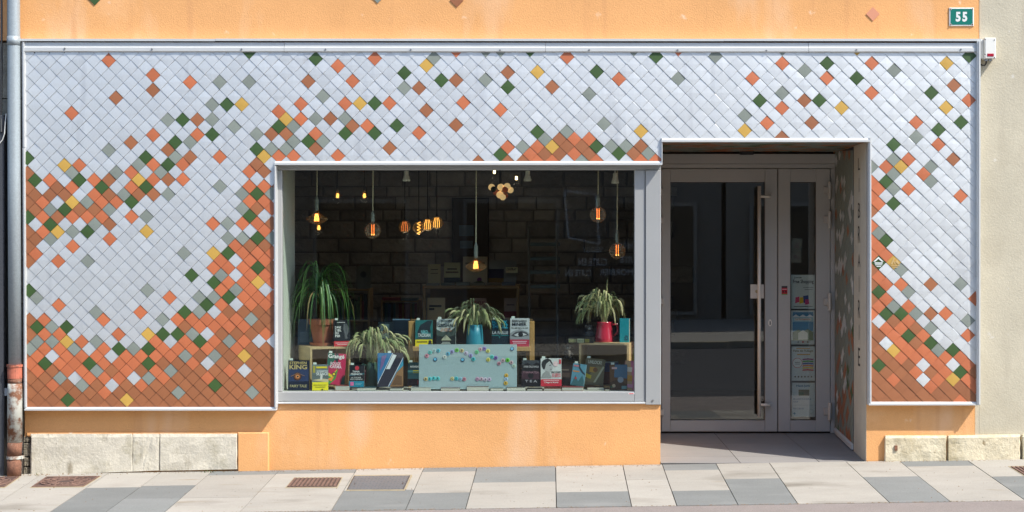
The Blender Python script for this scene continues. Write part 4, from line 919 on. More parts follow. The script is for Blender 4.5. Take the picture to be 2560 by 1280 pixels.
# ---- wheat in three vessels
M_straw = [mat('wheat_%d'%i, c, .7, spec=.3, var=.18, var_scale=40) for i,c in enumerate([(.33,.36,.17),(.40,.41,.20),(.24,.29,.13),(.50,.47,.26)])]
def wheat(parent, mouth, box, n, d0, d1, seed):
    rng = random.Random(seed); x0,x1,zlo,zhi = box
    for i in range(n):
        u = (i+rng.random())/n; x = lerp(x0,x1,u); e = 1-abs(u-.5)*.75
        ztop = lerp(zlo, zhi, min(1, rng.uniform(.45,1.0)*e+.12)); zend = max(ztop-(zhi-zlo)*rng.uniform(.12,.62), zlo)
        d = rng.uniform(d0,d1); b = mouth + Vector((rng.uniform(-.02,.02),rng.uniform(-.02,.02),-.03))
        s_ = 1 if x > mouth.x else -1
        apex = Vector((lerp(b.x,x,.70), lerp(b.y,d,.7), ztop)); end = Vector((x, d, zend))
        def bez(t):
            c1 = Vector((lerp(b.x,x,.18), lerp(b.y,d,.2), ztop)); c2 = Vector((x - s_*.005, d, ztop+.02*e))
            return b*(1-t)**3 + c1*3*t*(1-t)**2 + c2*3*t*t*(1-t) + end*t**3
        mb = MB(); mb.tube([bez(k/7*.66) for k in range(8)], .0013, 4, False)
        mb.tube([bez(.64+.36*k/6) for k in range(7)], [.002,.0072,.0085,.0080,.0070,.0056,.0014], 5)
        for k in range(8):                       # awns
            t = .66+.32*k/8; p = bez(t); q = bez(min(1,t+.04)); dr_ = (q-p).normalized()
            o = Vector((rng.uniform(-1,1),rng.uniform(-1,1),rng.uniform(-.6,.3))).normalized()
            tip = p + dr_*.05 + o*.016; sd = dr_.cross(o).normalized()*.0009
            mb.face([p-sd,p+sd,tip])
        build('wheat_stalk', mb, M_straw[rng.randrange(4)], parent, smooth=False)
def vessel(label, name, px, d, zb, prof, m, hand=None):
    c = Vector((X(px,d),d,zb)); t = thing(name, c, label, 'vase', 'vessels of dried wheat in the window')
    mb = MB(); mb.lathe(c, prof, 22); b = build('vessel', mb, m, t, smooth=True)
    if hand: mb = MB(); mb.tube([c+Vector(p) for p in hand],.0085,8); build('handle', mb, m, t, smooth=True)
    return t, c
M_green = mat('green_enamel', (.06,.12,.085), .35, spec=.5, var=.1, var_scale=10); M_turq = mat('turquoise_vase_paint', (.03,.25,.34), .4, var=.12, var_scale=12); M_red = mat('red_enamel', (.42,.018,.045), .25, spec=.6, coat=.4)
t,c = vessel('dark green enamel jug holding drooping dried wheat, on the shelf left of the board','wheat_jug',930,.42,SH+.001,[(.052,0),(.055,.004),(.046,.12),(.040,.20),(.036,.205)],M_green,[(-.045,-.01,.18),(-.07,-.015,.19),(-.085,-.02,.165),(-.075,-.02,.11),(-.05,-.01,.06)])
wheat(t, c+Vector((0,0,.2)), (X(868,.4),X(1028,.4),Z(906,.4),Z(800,.4)), 74, .30, .46, 1)
t,c = vessel('turquoise vase of drooping dried wheat in the middle of the wooden stand','wheat_vase',1187,.54,BS+.001,[(.072,0),(.072,.003),(.066,.09),(.058,.17),(.052,.17)],M_turq)
wheat(t, c+Vector((0,0,.165)), (X(1112,.5),X(1262,.5),Z(838,.5),Z(742,.5)), 80, .44, .66, 2)
t,c = vessel('red enamel jug of drooping dried wheat on the right wooden box','wheat_jug',1511,.50,RT+.001,[(.074,0),(.077,.004),(.076,.03),(.066,.09),(.060,.15),(.063,.158),(.055,.158)],M_red,[(.062,-.01,.135),(.10,-.015,.14),(.108,-.015,.10),(.10,-.015,.07),(.07,-.01,.045)])
wheat(t, c+Vector((0,0,.15)), (X(1438,.48),X(1566,.48),Z(812,.48),Z(712,.48)), 92, .40, .64, 3)
mb = MB(); top_ = Vector((X(1519,.5),.5,Z(694,.5))); b_ = c+Vector((.0,0,.15)); mb.tube([b_, lerp(b_,top_,.6)+Vector((.004,0,0)), top_],.0013,4); mb.tube([lerp(b_,top_,.62)+Vector((.004,0,0)), lerp(b_,top_,.8), top_],[.003,.006,.001],5); build('wheat_stalk', mb, M_straw[1], t)

# ---- lamps in the window
M_cord = mat('cream_cord', (.70,.64,.42), .7); M_socket = mat('green_grey_socket', (.30,.33,.28), .4, metal=.2); M_fil = glow('filament', (1,.36,.085), 5); M_filr = glow('filament_red', (1,.22,.04), 2.6)
M_bulb = cloudy_glass('amber_bulb_glass', (.55,.42,.24), .08, .12); M_bulbd = cloudy_glass('prismatic_bulb_glass', (.46,.44,.34), .22, .2, 120)
LD = .60
def pendant(label, px, py0, py1, py2, kind):
    """cord down to py0, socket py0..py1, bulb py1..py2"""
    t = thing('pendant_lamp', (X(px,LD),LD,2.62), label, 'pendant lamp', 'bulbs hanging on cords in the window')
    x = X(px,LD); z0,z1,z2 = Z(py0,LD),Z(py1,LD),Z(py2,LD)
    mb = MB(); mb.tube([(x+.004,LD,2.62),(x+.002,LD,2.2),(x,LD,z0)],.0048,6); build('cord', mb, M_cord, t)
    mb = MB(); mb.lathe((x,LD,0),[(.005,z0+.02),(.011,z0),(.0165,z0-.012),(.0165,z1+.012),(.013,z1)],14); build('socket', mb, M_socket, t, smooth=False)
    h = z1-z2
    if kind == 'disc':
        pr = [(.013,z1),(.022,z1-.18*h),(.05,z1-.36*h),(.082,z1-.52*h),(.088,z1-.62*h),(.076,z1-.75*h),(.045,z1-.92*h),(.001,z2)]
        fil = [(-.018,.0),(-.010,-.004),(-.002,.004),(.006,.0),(.014,.003)]
    else:
        r = h*.5; pr = [(.013,z1)]+[(r*math.sin(math.pi*k/10), z2+r+r*math.cos(math.pi*k/10)) for k in range(2,10)]+[(.001,z2)]
        fil = [(-.008,0),(.009,0)]
    mb = MB(); mb.lathe((x,LD,0),pr,24,False); build('bulb', mb, M_bulb if kind=='disc' else M_bulbd, t, smooth=True)
    for fx,fy in fil:
        mb = MB()
        if kind == 'disc': mb.tube([(x+fx*.55,LD+fy,z1-.22*h),(x+fx,LD+fy,z1-.5*h),(x+fx*1.1,LD+fy,z1-.78*h)],.0019,5)
        else: mb.tube([(x+fx,LD+fy,z1-.12*h),(x+fx,LD+fy,z1-.72*h)],.0022,5)
        build('filament', mb, M_fil if kind=='disc' else M_filr, t)
        if kind != 'disc':
            mb = MB(); mb.ball((x+fx,LD+fy,z1-.75*h),.0042,8,6); build('filament_tip', mb, M_fil, t)
pendant('flat disc shaped filament bulb on a cord, leftmost in the window',792,495,527,561,'disc')
pendant('round filament bulb on a cord, second from the left',932,532,556,597,'globe')
pendant('low hanging disc shaped filament bulb above the turquoise vase',1190,612,645,680,'disc')
pendant('round filament bulb on a cord, higher of the two at the right',1495,492,516,557,'globe')
pendant('round filament bulb on a long cord, lower of the two at the right',1543,581,607,648,'globe')
for px,yb,lab in ((1016,453,'white spot lamp under the window head near the second pendant'),(1319,453,'white spot lamp under the window head right of the centre pendant'),(1538,459,'white spot lamp under the window head between the two right pendants')):
    d = .5; t = thing('spot_lamp', (X(px,d),d,2.62), lab, 'spot lamp', 'white spot lamps under the window head'); x = X(px,d); zb = Z(yb,d)
    mb = MB(); mb.lathe((x,d,zb),[(.030,0),(.031,.012),(.021,.045),(.018,.05),(.018,.082),(.006,.085),(.006,2.62-zb)],16); build('lamp_body', mb, mat('pale_lamp_body',(.75,.74,.62),.5), t, smooth=False)

# ---- deeper in the shop
M_opal = glow('lit_opal', (1,.64,.28), .34); M_bulbhot = glow('small_lit_bulb', (1,.46,.10), 2.0)
def lamp_light(p, watts, parent):
    l = bpy.data.lights.new('bulb_light','POINT'); l.energy = watts*.13; l.color = (1,.82,.62); l.shadow_soft_size = .04
    o = bpy.data.objects.new('bulb_light', l); col.objects.link(o); o.parent = parent; o.location = p - WO[parent]; WO[o] = p
def small_bulb(label, px, py, d, hang=None, group='small lit bulbs in the back of the shop', tall=1.0):
    p = P(px,py,d); t = thing('lit_bulb', p, label, 'bulb', group)
    mb = MB(); mb.lathe(p,[(.012,.055*tall),(.012,.04*tall),(.022,.010*tall),(.027,-.006),(.020,-.025),(.001,-.034)],12); build('bulb', mb, M_bulb, t, smooth=True)
    for fx in (-.010,0,.010): mb = MB(); mb.tube([p+Vector((fx*.5,0,.022)),p+Vector((fx,0,-.004)),p+Vector((fx*.6,0,-.020))],.0042,5); build('filament', mb, M_bulbhot, t)
    mb = MB(); mb.tube([p+Vector((0,0,.05*tall)),p+Vector((0,0,.10*tall))],.012,8)
    if hang: mb.tube([p+Vector((0,0,.10*tall)),Vector((p.x,p.y,2.62))],.003,5)
    build('socket', mb, M_black, t); lamp_light(p-Vector((0,.06,.05)), 2.2, t)
small_bulb('small glowing bulb under a dark shade, left of the two above the plant',844,489,4.2,True); small_bulb('small glowing bulb under a dark shade, right of the two above the plant',911,489,4.2,True)
small_bulb('small glowing bulb just below the leftmost disc lamp',797,569,3.6,True)
M_pink = glow('dim_filament', (1,.26,.07), .9)
for px,py,lab,k in ((1012,567,'glowing squirrel cage bulb, leftmost of the row of four','cage'),(1047,569,'glowing spiral bulb, second of the row of four','spiral'),(1069,562,'glowing ribbed bulb, third of the row of four','cage'),(1092,557,'glowing ribbed bulb, last of the row of four','cage')):
    p = P(px,py,3.4); t = thing('filament_bulb', p, lab, 'bulb', 'row of four glowing bulbs in the back of the shop')
    mb = MB()
    if k == 'spiral': mb.tube([p+Vector((.016*math.cos(j*.9),.016*math.sin(j*.9),.055-.0045*j)) for j in range(28)],.0028,5)
    else:
        for fx in (-.03,-.012,.008,.026): mb.tube([p+Vector((fx*.6,0,.05)),p+Vector((fx,0,0)),p+Vector((fx*.9,0,-.045))],.0024,5)
    build('filament', mb, M_pink if px < 1030 else M_bulbhot, t)
    mb = MB(); mb.tube([p+Vector((0,0,.06)),p+Vector((0,0,.10)),Vector((p.x,p.y,2.62))],[.014,.006,.003],6); build('socket', mb, M_black, t)
    mb = MB(); mb.ball(p,.06,14,9); build('bulb', mb, M_bulb, t, smooth=True); lamp_light(p-Vector((0,.0,.09)), 1.5, t)
ch = thing('globe_chandelier', P(1250,475,3.9), 'cluster chandelier of cream, brown and green glass globes', 'chandelier'); rngc = random.Random(3)
for px,py,r,k in ((1229,468,.045,'o'),(1252,468,.048,'o'),(1268,466,.046,'o'),(1276,475,.043,'o'),(1250,487,.050,'o'),(1257,493,.042,'o'),(1234,473,.040,'g'),(1240,481,.040,'b'),(1263,474,.042,'b'),(1264,489,.034,'b'),(1251,477,.030,'g')):
    p = P(px,py,3.9+rngc.uniform(-.08,.08)); mb = MB(); mb.ball(p,r*.74,14,10); build('glass_globe', mb, M_opal if k=='o' else mat('green_globe',(.03,.05,.02),.25) if k=='g' else glow('brown_globe',(.20,.045,.015),.25), ch, smooth=True)
mb = MB(); mb.tube([P(1250,468,3.9),Vector((X(1250,3.9),3.9,2.62))],.008,6); build('stem', mb, M_black, ch)
for px,py,lab in ((1236,432,'tiny bright ceiling spot above the globe chandelier'),(1291,448,'tiny bright ceiling spot right of the globe chandelier')):
    p = P(px,py,4.4); mb = MB(); mb.lathe(p,[(.001,-.008),(.011,-.007),(.013,.0),(.011,.03)],10); t = build('ceiling_spot', mb, glow('spot_hot',(1,.72,.34),4), origin=p); tag(t, lab, 'spot lamp'); lamp_light(p-Vector((0,.0,.06)), 3.0, t)
# showcase with books, shelves
M_case = mat('showcase_wood', (.42,.27,.13), .6, var=.15, var_scale=5); cd = 2.2
sc = thing('showcase', Vector((X(1178,cd),cd,.085)), 'wooden glass sided showcase topped with books behind the stand', 'showcase')
mb = MB(); mb.bev(X(1057,cd),X(1298,cd),cd,cd+.6,Z(722,cd),Z(714,cd),.004); build('top', mb, M_case, sc)
for a,b in ((1057,1064),(1291,1298)): mb = MB(); mb.bev(X(a,cd),X(b,cd),cd,cd+.05,.086,Z(722.3,cd),.003); build('leg', mb, M_case, sc)
mb = MB(); mb.box(X(1065,cd),X(1290,cd),cd+.55,cd+.58,.086,Z(722.3,cd)); build('back_panel', mb, M_case, sc)
mb = MB(); mb.box(X(1065,cd),X(1290,cd),cd+.02,cd+.5,Z(812,cd),Z(806,cd)); build('inner_shelf', mb, M_case, sc)
def back_book(label, x0,x1,y0,y1,d,c,items=None,lean=8): book(label,x0,x1,y0,y1,d,tuple(min(250,int(v*1.45)) for v in c),items or [],lean=lean,tagged=False,group='books shown in the back of the shop')
back_book('beige book on the showcase, leftmost',1070,1101,660,708,cd+.1,(150,140,104),[('r',.2,.7,.8,.74,(110,100,70)),('r',.2,.5,.8,.53,(110,100,70))])
back_book('cream book with dark foot on the showcase, second from left',1110,1150,656,707,cd+.1,(150,146,104),[('r',0,0,1,.26,(40,50,40)),('r',.2,.64,.8,.72,(120,110,70)),('r',.1,.48,.9,.56,(130,110,70))])
back_book('large pale book with a small purple flower behind the centre lamp',1157,1218,641,716,cd+.14,(150,142,118),[('c',.68,.22,.10,(130,60,120)),('r',.1,.76,.9,.80,(100,90,70)),('p',[(.3,.1),(.9,.12),(.7,.2)],(90,96,60))])
back_book('wide grey book with navy cover before it on the showcase',1222,1290,650,708,cd+.16,(110,112,108),[('r',.0,0,.55,.62,(46,48,84)),('r',0,0,.55,.22,(150,116,30))])
back_book('small card lettered in dark capitals at the right end of the showcase',1264,1294,668,682,cd+.05,(176,166,130),[('t','ONFRAY',.08,.4,.92,.85,(70,60,50))],lean=3)
back_book('pale card with dark title inside the showcase, left',1068,1112,744,806,cd+.12,(170,150,110),[('r',.1,.62,.8,.70,(70,60,40)),('r',.1,.5,.4,.58,(70,60,40))])
back_book('pale book with red lettering inside the showcase, centre',1176,1216,745,806,cd+.12,(140,110,90),[('t','SEXUS',.08,.72,.92,.88,(150,40,40))])
back_book('brown book with red band inside the showcase, right',1260,1292,745,806,cd+.12,(120,96,76),[('r',0,.2,1,.45,(140,36,40)),('r',.2,.7,.8,.74,(80,50,40))])
for i in range(6):
    px = 1064+38*i; mb = MB(); mb.bev(X(px,cd),X(px+34,cd),cd+.01,cd+.14,Z(714,cd),Z(708-(i%3),cd),.002); t = build('book', mb, ink([(150,150,140),(120,126,116),(140,150,140),(150,150,130),(130,120,100),(120,130,140)][i])); tag(t, 'pale book lying flat on the showcase edge, %s'%['under the leftmost beige one','under the cream one','left under the flower book','right under the flower book','under the navy covered one','under the lettered card'][i], 'book', 'books lying flat on the showcase')
ORD = 'first second third fourth fifth sixth seventh eighth ninth tenth eleventh twelfth thirteenth fourteenth fifteenth sixteenth seventeenth eighteenth nineteenth twentieth twenty-first twenty-second twenty-third twenty-fourth twenty-fifth twenty-sixth twenty-seventh twenty-eighth twenty-ninth thirtieth'.split()+['last']*30
def shelf_unit(label, x0, x1, d, tops, seed):
    t = thing('bookshelf', Vector((X((x0+x1)/2,d),d,.085)), label, 'bookshelf'); rng = random.Random(seed)
    for y in tops:
        mb = MB(); mb.bev(X(x0,d),X(x1,d),d,d+.28,Z(y+4,d),Z(y,d),.003); build('shelf', mb, M_case, t)
    for x in (x0,x1): mb = MB(); mb.bev(X(x-3,d),X(x+3,d),d-.002,d+.285,.086,Z(tops[0]-2,d),.003); build('upright', mb, M_case, t)
    lab = {}
    for y in tops[1:]:
        x = X(x0,d)+.02; z0 = Z(y,d); n = 0
        hmax = Z(tops[tops.index(y)-1]+4,d)-z0
        while x < X(x1,d)-.03:
            w_ = rng.uniform(.012,.034); h = min(rng.uniform(.17,.24),hmax*.94)
            mb = MB(); mb.box(x+.0005,x+w_,d+.03,d+.19,z0+.0005,z0+h); cn,c = rng.choice([('pale grey',(150,150,140)),('dark red',(120,40,40)),('blue',(60,80,110)),('green',(90,110,70)),('ochre',(160,130,70)),('charcoal',(60,60,60)),('beige',(130,120,110)),('teal',(50,90,96))])
            b_ = build('book', mb, ink(c)); n += 1; tag(b_, cn+' book spine, '+ORD[n-1]+' from the left on '+label.split(',')[0], 'book', 'book spines on '+label.split(',')[0]); x += w_
shelf_unit('the bookshelf behind the plant, full of upright spines',770,922,2.6,[723,800],4)
shelf_unit('the bookcase left of the showcase, full of upright spines',955,1046,2.8,[752,806],6)
for a,b,c,lab in ((955,1000,(150,50,46),'red book lying on the low bookcase left of the showcase'),(1002,1044,(110,120,110),'grey book lying on the low bookcase left of the showcase')):
    mb = MB(); mb.bev(X(a,2.8),X(b,2.8),2.81,2.95,Z(752,2.8)+.001,Z(744,2.8),.002); t = build('book', mb, ink(c)); tag(t, lab, 'book')
back_book('tall pale poster book standing on the shelf behind the plant',890,926,662,722,2.65,(84,84,72),[('c',.5,.6,.22,(50,50,46))])
# dark inner door with two blue notices
mb = MB(); mb.bev(X(1130,RD-.1),X(1222,RD-.1),RD-.10,RD-.03,.086,2.2,.01); dk = build('inner_door', mb, mat('black_brown_door',(.02,.014,.01),.5)); tag(dk, 'dark brown inner door in the back wall behind the centre lamp', 'door')
for y0,y1,x0,x1,lab in ((563,590,1148,1184,'upper blue paper notice on the dark inner door'),(602,621,1150,1182,'lower blue paper notice on the dark inner door')):
    mb = MB(); mb.box(X(x0,RD-.1),X(x1,RD-.1),RD-.106,RD-.101,Z(y1,RD-.1),Z(y0,RD-.1)); t = build('paper_notice', mb, ink((100,130,160))); tag(t, lab, 'notice')
# slatted display rack at the right
rk = thing('display_rack', Vector((X(1370,2.0),2.0,.085)), 'dark slanting book rack with three pale shelves right of the showcase', 'rack')
for x0,x1 in ((1322,1334),(1392,1404)):
    mb = MB(); mb.tube([(X(x0,2),2.0,Z(566,2)),(X(x0+4,2),2.02,.087)],.012,6); build('post', mb, mat('rack_pale',(.20,.19,.17),.6), rk)
for y in (606,642,676,712):
    mb = MB(); mb.bev(X(1326,2),X(1400,2),2.0,2.12,Z(y+9,2),Z(y,2),.003); build('shelf', mb, mat('rack_blue',(.14,.19,.20),.6), rk)

# ---- notices on the door
def poster(label, x0,x1,y0,y1,items,base=(206,214,210),d=DD+.04,name='poster',group='posters behind the door side pane'):
    w_=(x1-x0)/PPM*(1+d/DIST); h=(y1-y0)/PPM*(1+d/DIST)
    t = thing(name,(X((x0+x1)/2,d),d,Z(y1,d)),label,name.replace('_',' '),group)
    mb = MB(); mb.box(-w_/2,w_/2,0,.0008,0,h); build('sheet', mb, ink(base,.7), t, local=True); cover_print(t, items, w_, h, y0=-.0002, name='print'); return t
poster('white poster with painted shopping bags, topmost on the door side pane',1978,2037.5,687,772,
  [('t','Journ\u00e9e',.12,.88,.44,.95,(70,70,76)),('t','Free Shopping',.08,.72,.94,.86,(40,40,46)),('r',.5,.62,.92,.63,(60,60,60)),('r',.56,.56,.9,.57,(60,60,60)),('p',[(.16,.16),(.34,.20),(.34,.36),(.18,.34)],(206,60,100)),('p',[(.34,.14),(.52,.18),(.50,.34),(.36,.34)],(230,190,40)),('p',[(.52,.18),(.74,.16),(.72,.40),(.50,.38)],(50,70,130)),('p',[(.58,.12),(.76,.14),(.74,.28),(.58,.28)],(196,60,120)),('r',.1,.06,.9,.075,(90,90,90))])
poster('blue and white poster of a village square, second on the door side pane',1978,2036.5,776,861,
  [('r',.06,.12,.94,.95,(150,190,200)),('r',.06,.80,.94,.95,(40,120,160)),('p',[(.06,.82),(.2,.88),(.35,.82),(.5,.88),(.65,.82),(.8,.88),(.94,.82),(.94,.80),(.06,.80)],(220,226,226)),('r',.14,.70,.86,.77,(222,220,206)),('t','La Guinguette',.18,.71,.82,.765,(196,110,60)),('r',.06,.40,.94,.66,(40,130,170)),('p',[(.06,.12),(.06,.36),(.3,.44),(.5,.38),(.7,.46),(.94,.36),(.94,.12)],(90,120,80)),('p',[(.3,.14),(.7,.14),(.7,.34),(.5,.42),(.3,.34)],(206,210,196)),('c',.5,.07,.04,(206,60,50)),('c',.3,.07,.03,(120,120,110)),('c',.7,.07,.03,(150,110,60))])
poster('white poster with a rainbow of brush strokes, third on the door side pane',1979,2037,866,952,
  [('t',"F\u00eate de l'Usagette" if False else "Fete de l'Usage",.08,.82,.92,.91,(120,110,60)),('r',.2,.93,.8,.955,(206,160,60)),('r',.24,.75,.8,.78,(206,150,50)),('c',.25,.52,.22,(206,90,80)),('c',.25,.52,.20,(222,226,220)),('r',.14,.53,.36,.545,(90,90,90)),('r',.14,.48,.36,.495,(90,90,90))]+[('p',[(.48,.64-.062*k),(.7,.655-.062*k),(.94,.64-.062*k),(.94,.60-.062*k),(.7,.615-.062*k),(.46,.60-.062*k)],c) for k,c in enumerate([(150,60,120),(80,160,60),(50,90,170),(220,120,40),(230,200,50),(206,60,60)])]+[('c',.15+.14*k,.12,.035,(120,110,90)) for k in range(6)])
poster('pale poster with a small wooded photo, lowest on the door side pane',1980,2038.5,957,1042,
  [('t','Haut-Jura',.18,.86,.76,.95,(40,110,140)),('r',.28,.62,.74,.80,(110,100,60)),('r',.28,.62,.5,.72,(60,90,40)),('t','EN LAISSE PLUS SUR LE',.06,.50,.82,.55,(50,110,140)),('t','COUP',.06,.42,.26,.47,(50,110,140)),('r',.06,.34,.9,.348,(120,140,140)),('t','POUR LE BIEN DES',.06,.22,.5,.27,(60,110,140)),('c',.82,.16,.10,(150,170,170)),('c',.82,.16,.085,(206,216,212)),('c',.1,.10,.05,(40,110,140))])
poster('white notice card behind the pull handle of the glass door',1876,1911.5,711,746,[('c',.45,.5,.12,(190,180,140)),('r',.7,.1,.72,.9,(190,190,190))],base=(222,222,216),d=DD+.022,name='notice_card',group=None)
poster('small red and grey sticker on the door frame between the panes',1954,1968.5,715,737,[('r',0,.10,1,.78,(190,30,50)),('r',.1,.60,.9,.66,(230,200,206)),('r',.15,.25,.4,.45,(60,20,26)),('r',.6,.25,.85,.45,(60,20,26)),('r',0,0,1,.10,(120,160,80))],base=(60,60,64),d=DD-.0058,name='door_sticker',group=None)
poster('faded picture sheet inside the side pane, upper of two',1978,2005,596,626,[('p',[(.2,.2),(.5,.7),(.8,.2)],(120,110,110)),('c',.7,.6,.1,(130,120,120))],base=(120,124,118),d=DD+.05,name='faded_sheet',group='faded sheets inside the door side pane')
poster('faded picture sheet inside the side pane, lower of two',1978,2003,628,656,[('c',.4,.5,.2,(110,96,96)),('c',.7,.4,.14,(120,110,106))],base=(124,122,116),d=DD+.05,name='faded_sheet',group='faded sheets inside the door side pane')

# ------------------------------------------------------------------ things on and beside the facade
pl = thing('house_number_plate', P(2404,42,.06), 'green enamel plate reading 55 with white border on the orange wall', 'number plate', rot=(0,0,0))
pw, ph = 62/PPM, 46/PPM
mb = MB(); cxp = P(2404,42,.06)
mb.bev(cxp.x-pw/2,cxp.x+pw/2,.060,.069,cxp.z-ph/2,cxp.z+ph/2,.004); build('plate', mb, mat('white_enamel',(.70,.71,.70),.25,coat=.3), pl)
u = lambda a,b: (cxp.x+a*pw/2, cxp.z+b*ph/2)
mb = MB(); mb.prism([u(-.90,-.74),u(-.80,-.74),u(-.80,-.87),u(.80,-.87),u(.80,-.74),u(.90,-.74),u(.90,.74),u(.80,.74),u(.80,.87),u(-.80,.87),u(-.80,.74),u(-.90,.74)], .0588, .0598); build('field', mb, mat('green_enamel_field',(.01,.16,.125),.25,coat=.3), pl)
mb = MB(); put_text(mb, '5', lambda a,b: (cxp.x-.48*pw/2+.20*pw*a, .0583, cxp.z-.27*ph+.54*ph*b), .045); put_text(mb, '5', lambda a,b: (cxp.x+.06*pw/2+.20*pw*a, .0583, cxp.z-.27*ph+.54*ph*b), .045); build('number', mb, mat('white_enamel',(.70,.71,.70),.25), pl)
for a in (-.88,.88):
    for b in (-.85,.85):
        mb = MB(); p = Vector((cxp.x+a*pw/2,.0598,cxp.z+b*ph/2)); mb.tube([p,p+Vector((0,-.004,0))],.0055,8); build('screw', mb, mat('rusty_screw',(.14,.06,.03),.7), pl)
# neighbouring house at the right
nb = thing('neighbour_house', P(2520,1150,.2), 'beige rendered house wall beside the shop with a limestone plinth', 'building')
mb = MB(); mb.box(X(2448.5,.08),9.5,.082,.5,-.4,6.2); mb.box(X(2437.8,.08),X(2448,.08),.082,.5,-.4,Z(108,.08)); build('wall', mb, M_render, nb)
rough_block('plinth_stone', 2369.5,2550,1089,1087,1160,1151,.038,.2,M_lime2,nb,seed=8)
rough_block('plinth_stone', 2556,2800,1087,1086,1150,1146,.036,.2,M_lime2,nb,seed=9)
mb = MB(); mb.box(X(2362),X(2370.5),.05,.2,Z(1120),Z(1098)); build('joint_shadow_gap', mb, M_black, nb) if False else None
bx = thing('wall_box', P(2473,121,.0), 'white plastic junction box with red window at the corner of the beige wall', 'junction box')
mb = MB(); mb.bev(X(2461),X(2489),-.015,.081,Z(147),Z(95),.006); mb.bev(X(2453.5),X(2461),.02,.081,Z(146),Z(98),.003); build('housing', mb, M_white, bx)
mb = MB(); mb.bev(X(2467),X(2483),-.0185,-.0152,Z(141.5),Z(134.5),.001); build('red_window', mb, mat('red_plastic',(.36,.01,.03),.3), bx)
for px,py in ((2462.5,99),(2486,100),(2462.5,136),(2486,144)): mb = MB(); p=P(px,py,-.0155); mb.tube([p,p+Vector((0,-.003,0))],.004,6); build('screw', mb, M_black, bx)
mb = MB(); mb.box(X(2463),X(2469),.0,.03,Z(152),Z(147.2)); mb.box(X(2473),X(2479),.0,.03,Z(152),Z(147.2)); build('cable_gland', mb, mat('grey_gland',(.3,.31,.32),.5), bx)
mb = MB(); mb.tube([P(2466,151,.015),P(2465.5,158,.015),P(2462,163,.02),P(2457,164,.03),P(2450,160,.06)],.0065,6); build('cable', mb, M_black, bx)
# neighbour at the left: dark stone and a grey shutter
nl = thing('stone_house', P(-60,1190,.3), 'dark weathered stone house wall left of the downpipe', 'building')
mb = MB(); mb.box(-9.5,X(60.5,.12),.125,.5,-.4,Z(104,.12)); mb.box(-9.5,X(-31,.12),.125,.5,Z(104,.12),6.2); build('wall', mb, mat('dark_joint',(.06,.055,.05),.95), nl)
ys = [106,246,346,512,650,760,850,925,1000,1090,1135,1188]
rngq = random.Random(2)
for i in range(len(ys)-1):
    for a,b in ((-60,60),):
        sp = [-200, rngq.choice([-110,-70]), 60.3]
        for k in range(2): rough_block('stone', sp[k]+1.2, sp[k+1]-.4, ys[i]+1, ys[i]+1, ys[i+1]-1, ys[i+1]-1, .085, .124, M_quoin if i < 9 else mat('pale_stone',(.42,.38,.31),.95,var=.2,var_scale=14,bump=1,bump_scale=50,bump_dist=.012), nl, .006, seed=i*3+k)
mb = MB(); mb.bev(-2.6-2.2,X(12,.0),-.02,.08,-.3,Z(288,0),.004); build('shutter', mb, mat('dark_grey_paint',(.055,.058,.065),.5,var=.1), nl)
for k,(a,b,y0,y1) in enumerate([(60,74,1086,1104),(59.5,75,1106,1140),(60.5,73,1142,1165),(60,76,1167,1192)]):
    rough_block('rubble_stone', a,b,y0,y0,y1,y1,.07,.12, mat('crumbling_stone',(.20,.175,.13),.95,var=.4,var_scale=40,bump=1,bump_scale=70,bump_dist=.012), shop, .01, seed=40+k)
# downpipe
dp = thing('downpipe', P(37,1186,0), 'galvanised downpipe ending in a rusty cast iron foot at the left edge', 'downpipe')
pd0 = -.02
mb = MB(); mb.tube([Vector((X(33,pd0),pd0,6.1)),P(34,0,pd0),P(35.2,440,pd0),P(37.6,918,pd0)], .0485, 20); build('pipe', mb, M_zinc, dp, smooth=True)
mb = MB(); mb.tube([P(34,91,pd0),P(34.2,114,pd0)], .051, 20); build('pipe_collar', mb, M_zinc, dp, smooth=True)
mb = MB(); mb.tube([P(36.8,911,pd0),P(36.8,917,pd0)], .060, 20); mb.tube([P(36.8,917.2,pd0),P(37,946,pd0)], .055, 20); build('clay_collar', mb, mat('painted_collar',(.44,.13,.075),.6,var=.25,var_scale=20,stain=(.22,.08,.05),stain_scale=16,stain_lo=.55,stain_hi=.6), dp, smooth=False)
M_castw = mat('flaking_white_pipe', (.50,.50,.44), .7, var=.12, var_scale=12, stain=(.21,.09,.045), stain_scale=9, stain_lo=.50, stain_hi=.62, bump=.6, bump_scale=60)
M_rust = mat('rusty_iron', (.19,.085,.05), .9, var=.35, var_scale=18, grain=.2, grain_scale=120, bump=.9, bump_scale=80, stain=(.36,.30,.24), stain_scale=8, stain_lo=.62, stain_hi=.72)
mb = MB(); mb.tube([P(37,946.3,pd0),P(37,958,pd0)], .053, 20); build('rust_ring', mb, M_rust, dp, smooth=True)
mb = MB(); mb.tube([P(37,958.3,pd0),P(37,975,pd0),P(37,1105,pd0)], [.0535,.056,.056], 20); build('iron_pipe', mb, M_castw, dp, smooth=True)
mb = MB(); mb.tube([P(37,1105.2,pd0),P(35.5,1139,pd0)], .0555, 20); build('iron_pipe', mb, M_rust, dp, smooth=True)
mb = MB(); mb.tube([P(35.5,1139.3,pd0),P(35.5,1147,pd0)], .059, 20); mb.bev(X(50,pd0),X(58,pd0),pd0-.02,pd0+.03,Z(1147,pd0),Z(1140,pd0),.002); build('bracket', mb, M_castw, dp, smooth=False)
mb = MB(); mb.tube([P(35.5,1147.2,pd0),P(35.5,1192,pd0)], .0545, 20); build('iron_foot', mb, M_rust, dp, smooth=True)
